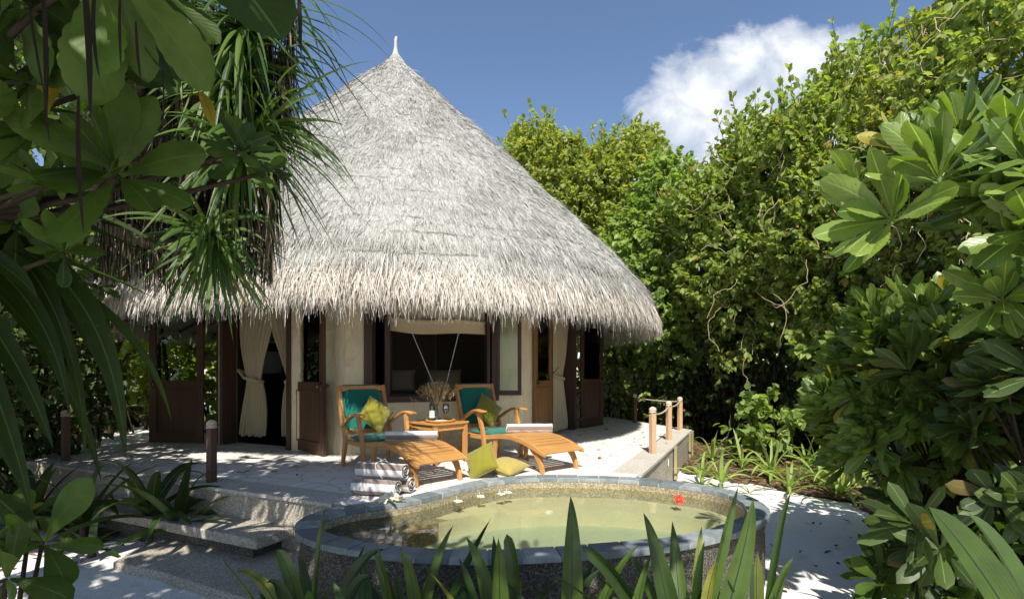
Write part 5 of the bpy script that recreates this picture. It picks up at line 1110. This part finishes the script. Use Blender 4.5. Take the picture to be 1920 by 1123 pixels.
fclump(770, 2.5, 8, 0.82, 0.08, 'second strap lily from the left in the foreground row', [((850, 984), 2.6, 0.055, (790, 1080)), ((748, 1024), 2.4, 0.075, (800, 1110)), ((700, 1030), 2.5, 0.07, (740, 1110))])
fclump(940, 2.45, 9, 0.80, 0.09, 'strap lily left of the tallest upright leaf in the foreground', [((874, 1006), 2.5, 0.085, (930, 1090), 0.3), ((950, 1001), 2.55, 0.085, (985, 1080), -0.2), ((860, 1045), 2.4, 0.06, (890, 1120))])
fclump(1062, 2.4, 7, 0.75, 0.085, 'strap lily whose single leaf stands tallest above the pool', [((1070, 930), 2.45, 0.105, (1078, 1060), 0.1, 0.5), ((1155, 1065), 2.4, 0.05, (1110, 1100)), ((1195, 1025), 2.3, 0.05, (1130, 1080))])
fclump(1290, 2.35, 11, 0.85, 0.09, 'largest strap lily clump at the right of the foreground row', [((1207, 962), 2.4, 0.10, (1250, 1080), 0.25), ((1092, 1024), 2.3, 0.085, (1200, 1085), 0.5), ((1386, 905), 2.5, 0.075, (1330, 1080), -0.4), ((1316, 985), 2.5, 0.055, (1300, 1080)), ((1412, 936), 2.4, 0.12, (1390, 1090), 0.0, 0.85), ((1345, 1055), 2.2, 0.05, (1330, 1060)), ((1180, 1040), 2.5, 0.06, (1240, 1110))])
fclump(1425, 2.5, 4, 0.62, 0.06, 'slender strap lily at the right end of the foreground row', [((1482, 925), 2.6, 0.04, (1445, 1040), 0.4, 0.2), ((1488, 1045), 2.5, 0.06, (1440, 1110)), ((1420, 1035), 2.4, 0.07, (1415, 1090), 0, 0.98)])
fclump(680, 2.2, 8, 0.74, 0.085, 'low strap lily filling the lower left of the foreground row', [])
fclump(1150, 2.15, 9, 0.72, 0.085, 'low strap lily filling the gap right of the tallest leaf', [])
fclump(860, 2.1, 8, 0.70, 0.085, 'low strap lily at the bottom centre of the foreground row', [])
# lilies beside the step
SG = 'crinum lilies beside the step'
clump('crinum_lily', (-3.1, 4.85, G0), 14, 0.75, 0.10, 'big crinum lily right beside the step slab', 'lily', SG, 'l_strap', (6, 72), (0.4, 1.5), 0.28, 12)
clump('crinum_lily', (-3.42, 4.95, G0), 15, 0.90, 0.11, 'darker crinum lily behind the one at the step', 'lily', SG, 'l_dark', (8, 75), (0.4, 1.4), 0.28, 12)
clump('crinum_lily', (-3.7, 4.6, G0), 9, 0.40, 0.07, 'small crinum lily in the sand left of the step', 'lily', SG, 'l_strap', (10, 80), (0.5, 1.5), 0.05, 10)
clump('crinum_lily', (-4.1, 5.0, G0), 13, 0.85, 0.10, 'crinum lily against the left patio wall', 'lily', SG, 'l_dark', (8, 72), (0.4, 1.3), 0.2, 12)
clump('crinum_lily', (-4.9, 5.35, G0), 13, 0.8, 0.10, 'leftmost crinum lily along the patio wall', 'lily', SG, 'l_dark', (8, 72), (0.4, 1.3), 0.2, 12)
# seedling bottom left
p = plant('broad_leaf_seedling', (-2.35, 2.35, G0), 'young plant with round broad leaves at the bottom left', 'seedling'); lv = Leaves(); mb = MB()
for (px, py, Y, ax, n, L, W) in ((80, 1015, 2.35, (0.3, -0.5, 0.6), 8, 0.30, 0.13), (60, 960, 2.5, (-0.1, -0.4, 0.9), 5, 0.2, 0.09), (10, 1085, 2.2, (0.3, -0.7, 0.2), 6, 0.24, 0.10)):
    q = at(px, py, Y); whorl(lv, q, ax, n, L, W, (35, 100), 0.4, spat, 9, 0.18, 5, 0.03); mb.tube([(-2.35, 2.35, G0), tuple((q+np.array((-2.35, 2.35, G0)))/2+np.array((0.02, 0, -0.05))), tuple(q)], [0.014, 0.011, 0.008], 6)
lv.Rn = [np.minimum(r_, 0.85) for r_ in lv.Rn]
rel(lv, (-2.35, 2.35, G0)).build('leaves', M['l_big'], p); relmb(mb, (-2.35, 2.35, G0)).build('stem', M['bark'], p, smooth=True)
# giant drooping leaves on the left
bs = (-3.35, 2.3, G0)
p = plant('giant_screw_pine', bs, 'near screw pine throwing long ribbed leaves down across the left', 'screw pine'); lv = Leaves()
hd = at(-170, 430, 2.35)
for (mid, tip, Y, W, roll, rn) in (((205, 400), (236, 862), 2.2, 0.125, 0.5, 0.25), ((120, 400), (226, 770), 2.35, 0.12, -0.3, 0.2), ((60, 380), (142, 700), 2.3, 0.135, 0.2, 0.1), ((90, 500), (128, 765), 2.15, 0.09, 0.4, 0.15), ((150, 440), (160, 866), 2.5, 0.075, 0.9, 0.4),
        ((260, 520), (322, 790), 2.5, 0.05, 0.3, 0.7), ((20, 600), (100, 840), 2.2, 0.10, 0.3, 0.15), ((0, 700), (60, 960), 2.1, 0.10, 0.3, 0.2), ((20, 480), (70, 560), 2.0, 0.09, 0.1, 0.3), ((140, 540), (206, 600), 2.6, 0.07, 0, 0.4), ((-60, 640), (30, 900), 2.3, 0.1, 0, 0.3), ((130, 620), (190, 905), 2.6, 0.07, 0.7, 0.35), ((60, 300), (330, 480), 2.7, 0.05, 0, 0.5)):
    add_path(lv, hd+RNG.normal(size=3)*0.03, at(mid[0], mid[1], Y), at(tip[0], tip[1], Y-0.02), W, strap, 26, roll, 0.45, 5, rn)
whorl(lv, hd, (0.3, -0.1, 1), 22, 1.1, 0.09, (10, 70), 0.9, strap, 14, 0.4, 3, 0.0)
rel(lv, bs).build('leaves', M['l_giant'], p); mb = MB(); mb.tube([bs, (-3.25, 2.35, 0.6), tuple(hd)], [0.09, 0.075, 0.06], 9); relmb(mb, bs).build('trunk', M['barkpale'], p, smooth=True)
# screw pine (pandanus) with its skirt of dead leaves, centre left
bs = (-3.9, 3.3, G0)
p = plant('screw_pine', bs, 'tall screw pine with a hanging skirt of dead leaves beside the roof', 'screw pine'); lv = Leaves(); dd = Leaves(); mb = MB()
heads = [(at(470, 20, 3.05), (0.45, -0.15, 1), 130, 0.95, 0.036), (at(485, 255, 3.0), (0.8, -0.2, 0.5), 130, 0.75, 0.033), (at(395, 440, 2.95), (0.25, -0.6, 0.35), 95, 0.55, 0.034), (at(300, -60, 3.1), (-0.2, -0.2, 1), 90, 0.95, 0.032), (at(455, 150, 3.1), (0.7, 0.1, 0.6), 110, 0.75, 0.032), (at(180, 60, 3.3), (-0.4, -0.2, 0.8), 80, 0.8, 0.03)]
for (h_, ax, n, L, W) in heads:
    ax_, a, b_ = basis(ax); k = np.arange(n); az = k*2.39996; q = (k+0.5)/n; th = np.radians(8+128*q**0.8)+RNG.normal(size=n)*0.12
    D = ax_*np.cos(th)[:, None]+(a*np.cos(az)[:, None]+b_*np.sin(az)[:, None])*np.sin(th)[:, None]
    P = h_-ax_*(0.16*q)[:, None]; S = unit(np.cross(D, ax_))
    lv.add(P, D, L*RNG.uniform(0.65, 1.1, n), W*RNG.uniform(0.7, 1.2, n), RNG.uniform(0.7, 2.6, n), blade, 12, 0, 0.45, 3, 0, side=-S)
    b0 = np.array(bs); fk = np.array((-2.62, 3.3, 2.1)); k1 = (fk+h_)/2-np.array((0, 0, 0.15)); t = np.linspace(0, 1, 7)[:, None]; mb.tube([tuple(x) for x in fk*(1-t)**2+2*k1*t*(1-t)+(h_-ax_*0.15)*t*t], list(np.linspace(0.075, 0.045, 7)), 8)
mb.tube([bs, (-3.85, 3.3, 0.6), (-3.6, 3.3, 1.3), (-3.15, 3.3, 1.8), (-2.62, 3.3, 2.1)], [0.11, 0.10, 0.09, 0.075, 0.065], 10)
n = 2600; tz = RNG.uniform(1.75, 3.4, n); px_ = np.clip(RNG.normal(385, 100, n), 195, 505+np.clip((tz-2.2)*40, 0, 50)); Yk = RNG.uniform(3.05, 3.5, n); P = np.stack([(px_-960)/F*Yk, Yk, tz], 1)
D = unit(np.stack([RNG.normal(size=n)*0.10, RNG.normal(size=n)*0.10, -np.ones(n)], 1)); Ld = RNG.uniform(0.35, 0.9, n); Ld = np.minimum(Ld, np.maximum(0.15, tz-1.55-0.25*RNG.random(n)))
dd.add(P, D, Ld, RNG.uniform(0.006, 0.016, n), 0.3, blade, 6, RNG.uniform(0, 6, n), 0.5, 3)
rel(lv, bs).build('leaves', M['l_pand'], p); rel(dd, bs).build('dead_leaves', M['l_dead'], p); relmb(mb, bs).build('trunk', M['barkpale'], p, smooth=True)
# broad leaved branch, upper left foreground
bs = (-3.3, 1.9, G0)
p = plant('sea_lettuce_tree', bs, 'beach tree whose shaded broad leaves hang over the upper left', 'tree'); lv = Leaves(); mb = MB()
T = [(215, 322, 2.0, (0.1, -0.75, 0.3), 15, 0.34, 0.125), (95, 340, 2.3, (0.1, -0.6, 0.7), 12, 0.2, 0.075), (455, 290, 2.5, (0.5, -0.6, 0.4), 12, 0.22, 0.085), (40, 150, 1.9, (-0.1, -0.7, 0.3), 10, 0.30, 0.12), (150, 60, 2.0, (0.3, -0.6, -0.1), 12, 0.30, 0.11), (300, -20, 2.0, (0.3, -0.7, -0.4), 10, 0.30, 0.12),
     (60, 250, 2.0, (0.0, -0.7, -0.1), 11, 0.28, 0.10), (390, 250, 2.9, (0.3, -0.6, 0.5), 10, 0.18, 0.06), (10, -20, 1.8, (0.2, -0.7, -0.3), 10, 0.32, 0.13), (150, 210, 2.6, (0.1, -0.6, 0.5), 11, 0.26, 0.1), (25, 420, 2.2, (0.2, -0.7, 0.1), 10, 0.26, 0.1), (200, -70, 1.6, (0.2, -0.5, -0.5), 10, 0.4, 0.16),
     (75, 335, 1.9, (-0.3, -0.3, 0.9), 12, 0.13, 0.045), (455, 275, 2.1, (0.6, -0.4, 0.5), 14, 0.15, 0.055), (330, 90, 2.2, (0.4, -0.5, 0.2), 9, 0.2, 0.075), (120, 470, 2.0, (0.4, -0.5, 0.3), 9, 0.14, 0.05), (500, 320, 2.2, (0.7, -0.3, 0.4), 10, 0.12, 0.045)]
for (px, py, Y, ax, n, L, W) in T:
    q = at(px, py, Y); whorl(lv, q, ax, n, L, W, (30, 100), 0.35, spatj, 26, 0.18, 5, 0.03)
    b0 = np.array((-3.0, 2.2, 1.7+0.3*(350-py)/350)); mb.tube([tuple(x) for x in curve(b0, q-unit(ax)*0.02, -0.08, 0.02, 7)], list(np.linspace(0.022, 0.008, 7)), 6)
for (a, c_, W, r_, rn) in (((370, -90, 1.6), (528, 75, 1.65), 0.24, 0.1, 0.1), ((150, 120, 1.9), (330, 165, 1.9), 0.11, 0.2, 0.3), ((230, 0, 1.8), (330, 150, 1.8), 0.12, 0.6, 0.1), ((0, 60, 1.7), (85, 30, 1.7), 0.14, 0.2, 0.2), ((370, 170, 2.3), (400, 235, 2.3), 0.05, 0.2, 1.0)):
    A_, B_ = at(*a), at(*c_); add_path(lv, A_, (A_+B_)/2+np.array((0.02, -0.03, 0.04)), B_, W, spatj, 40, r_, 0.18, 7, rn, 0.01)
mb.tube([bs, (-3.4, 2.1, 0.6), (-3.1, 2.2, 1.5), (-2.6, 2.3, 1.95), tuple(at(60, 420, 2.3)), tuple(at(175, 395, 2.2)), tuple(at(215, 330, 2.02))], [0.09, 0.08, 0.07, 0.06, 0.05, 0.04, 0.015], 8)
rel(lv, bs).build('leaves', M['l_big'], p); relmb(mb, bs).build('trunk', M['bark'], p, smooth=True)
# thin dark leaves hanging in front
bs = (-1.9, 1.6, 3.4)
p = plant('hanging_leaves', bs, 'dark thin dead leaves dangling over the top left corner', 'dead leaves'); lv = Leaves()
for (x, y0, y1, w_) in ((78, -40, 250, 0.013), (92, 90, 275, 0.007), (155, -60, 225, 0.017), (148, 180, 440, 0.012), (182, -40, 150, 0.011), (50, -30, 180, 0.007), (305, 130, 250, 0.005), (255, 40, 160, 0.008), (225, -10, 130, 0.008), (560, -20, 100, 0.012)):
    add_path(lv, at(x, y0, 1.5), at(x+RNG.normal()*14, (y0+y1)/2, 1.5), at(x+RNG.normal()*12+8, y1, 1.52), w_, lambda t: np.sin(PI*(0.1+0.9*t))**0.6, 14, 0.5, 0.7, 3, 0.08)
for x in (75, 155, 225, 305, 560): add_path(lv, (-1.9, 1.6, 3.4), at(x, -300, 1.5), at(x, -30, 1.5), 0.012, lambda t: 1+0*t, 10, 0.5, 0.7, 3, 0.05)
rel(lv, bs).build('leaves', M['l_dead'], p)
# background masses on the left
BG = 'trees and shrubs left of the bungalow'
hedge('shrub', (-7.9, 12.8, G0), (-7.9, 12.6, 1.3), (2.0, 1.2, 2.0), 900, 'sunlit green shrub glimpsed under the left eave', 'shrub', BG, 'l_yellow', 0.16, 0.09, 11, 0.3, stems=26, cut=-0.4, face=(0.3, -1, 0.3))
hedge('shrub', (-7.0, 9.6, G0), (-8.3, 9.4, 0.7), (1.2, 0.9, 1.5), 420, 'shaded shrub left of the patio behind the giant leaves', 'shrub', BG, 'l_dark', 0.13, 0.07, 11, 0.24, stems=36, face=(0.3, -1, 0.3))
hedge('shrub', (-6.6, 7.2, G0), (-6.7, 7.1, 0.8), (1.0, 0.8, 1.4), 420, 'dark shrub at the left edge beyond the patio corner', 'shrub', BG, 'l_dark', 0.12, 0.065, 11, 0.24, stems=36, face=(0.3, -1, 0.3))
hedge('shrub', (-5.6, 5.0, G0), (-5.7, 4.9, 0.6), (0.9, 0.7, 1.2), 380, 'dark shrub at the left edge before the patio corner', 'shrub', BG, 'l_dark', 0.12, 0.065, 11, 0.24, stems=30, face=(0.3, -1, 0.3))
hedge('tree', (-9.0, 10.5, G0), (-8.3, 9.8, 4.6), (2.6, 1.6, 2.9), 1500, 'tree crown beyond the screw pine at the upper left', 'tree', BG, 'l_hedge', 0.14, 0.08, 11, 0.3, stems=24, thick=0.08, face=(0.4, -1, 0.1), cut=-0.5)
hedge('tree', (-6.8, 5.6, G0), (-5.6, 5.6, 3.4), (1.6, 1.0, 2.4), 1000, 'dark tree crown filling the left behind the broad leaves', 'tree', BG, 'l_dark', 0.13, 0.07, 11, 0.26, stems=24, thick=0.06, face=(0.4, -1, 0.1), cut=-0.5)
# canopy over the path and over the viewer: it shades the left half and the near plants
def canopy(base, center, radii, n, label, L, W, per=9, mat='l_big'):
    p = plant('shade_tree', base, label, 'tree', 'shade trees over the path'); lv = Leaves(); mb = MB()
    for i in range(n):
        q = np.array(center)+np.array(radii)*rdir(1)[0]*RNG.random()**0.4
        whorl(lv, q, unit(RNG.normal(size=3)*0.4+np.array((0, -0.2, 1))), per, L, W, (30, 100), 0.4, spat, 5, 0.2, 3, 0.02)
        if i % 4 == 0: mb.tube([tuple(x) for x in curve(np.array(base)+np.array((0, 0, (center[2]-base[2])*0.72)), q, 0.1, 0.04, 6)], list(np.linspace(0.035, 0.008, 6)), 5, cap=False)
    mb.tube([tuple(x) for x in curve(base, np.array(base)+np.array((0.0, 0.0, (center[2]-base[2])*0.75)), 0, 0.02, 6)], list(np.linspace(0.13, 0.06, 6)), 9)
    rel(lv, base).build('foliage', M[mat], p); relmb(mb, base).build('trunk', M['bark'], p, smooth=True); return p
canopy((-5.4, 1.6, G0), (-3.9, 2.2, 3.65), (2.1, 1.2, 0.45), 290, 'shade tree spreading above the left path', 0.24, 0.09)
canopy((-3.2, -0.9, G0), (-1.6, 0.3, 3.3), (2.8, 0.8, 0.4), 270, 'shade tree reaching over the viewer', 0.24, 0.09)
# woodland far behind everything
lv = Leaves(); n = 15000; x = RNG.uniform(-22, 20, n); y = 19+RNG.uniform(-1.2, 1.5, n)+0.02*x**2*0; hmax = 4.6+0.8*np.sin(x*0.9)+0.5*np.sin(x*2.7+1); z = G0+RNG.random(n)**0.8*(hmax-G0)
k = ~((x > -9) & (x < 2) & (y < 15)); 
lv.add(np.stack([x, y, z], 1)[k], unit(rdir(k.sum())+np.array((0, -0.4, 0.2))), RNG.uniform(0.3, 0.6, k.sum()), 0.28, 0.4, oval, 3, RNG.normal(size=k.sum()), 0.3, 3)
n = 6000; y = RNG.uniform(2, 20, n); x = np.where(RNG.random(n) < 0.5, -12-RNG.random(n)*1.5, 9.5+RNG.random(n)*1.5); z = G0+RNG.random(n)*6
lv.add(np.stack([x, y, z], 1), unit(rdir(n)+np.array((0, -0.4, 0.2))), RNG.uniform(0.3, 0.6, n), 0.28, 0.4, oval, 3, RNG.normal(size=n), 0.3, 3)
o = lv.build('woodland', M['l_hedge']); tag(o, 'leafy green woodland closing off the garden behind', kind='stuff')
# leaf litter
RNG = np.random.default_rng(99)
N = 5200; x = RNG.uniform(2.6, 7.5, N); y = RNG.uniform(2.5, 13, N); ex = np.interp(y, [2.5, 3.6, 4.5, 5.4, 6.4, 7.5, 8.4, 9.6, 13], [3.0, 3.0, 3.45, 3.9, 4.15, 3.3, 2.8, 2.8, 3.0]); k = x > ex-0.12*RNG.random(N)
x2 = RNG.uniform(-8, -3.4, 1200); y2 = RNG.uniform(3.5, 8.5, 1200); k2 = (inside_dist((x2, y2), -25) > DA+0.03)&(y2 < 9)
P = np.concatenate([np.stack([x[k], y[k]], 1), np.stack([x2[k2], y2[k2]], 1)]); P = np.concatenate([P, np.full((len(P), 1), -0.462)], 1)
# a few scattered on the open sand
pa = RNG.random(130)*6.28; pr_ = RNG.uniform(3.3, 5.0, 130); P = np.concatenate([P, np.stack([C[0]+pr_*np.cos(pa), C[1]+pr_*np.sin(pa), np.full(130, 0.012)], 1)])
xs = RNG.uniform(1.9, 3.6, 90); ys = RNG.uniform(3.2, 7.5, 90); P = np.concatenate([P, np.stack([xs, ys, np.full(90, -0.478)], 1)])
n = len(P); a = RNG.random(n)*6.28; lv = Leaves(); lv.add(P, np.stack([np.cos(a), np.sin(a), RNG.uniform(-0.05, 0.35, n)], 1), RNG.uniform(0.03, 0.12, n), RNG.uniform(0.015, 0.05, n), 0.2, oval, 3, RNG.normal(size=n)*0.4, 0.4, 3)
o = lv.build('leaf_litter', M['litter']); tag(o, 'brown fallen leaves scattered over soil and sand', kind='stuff')
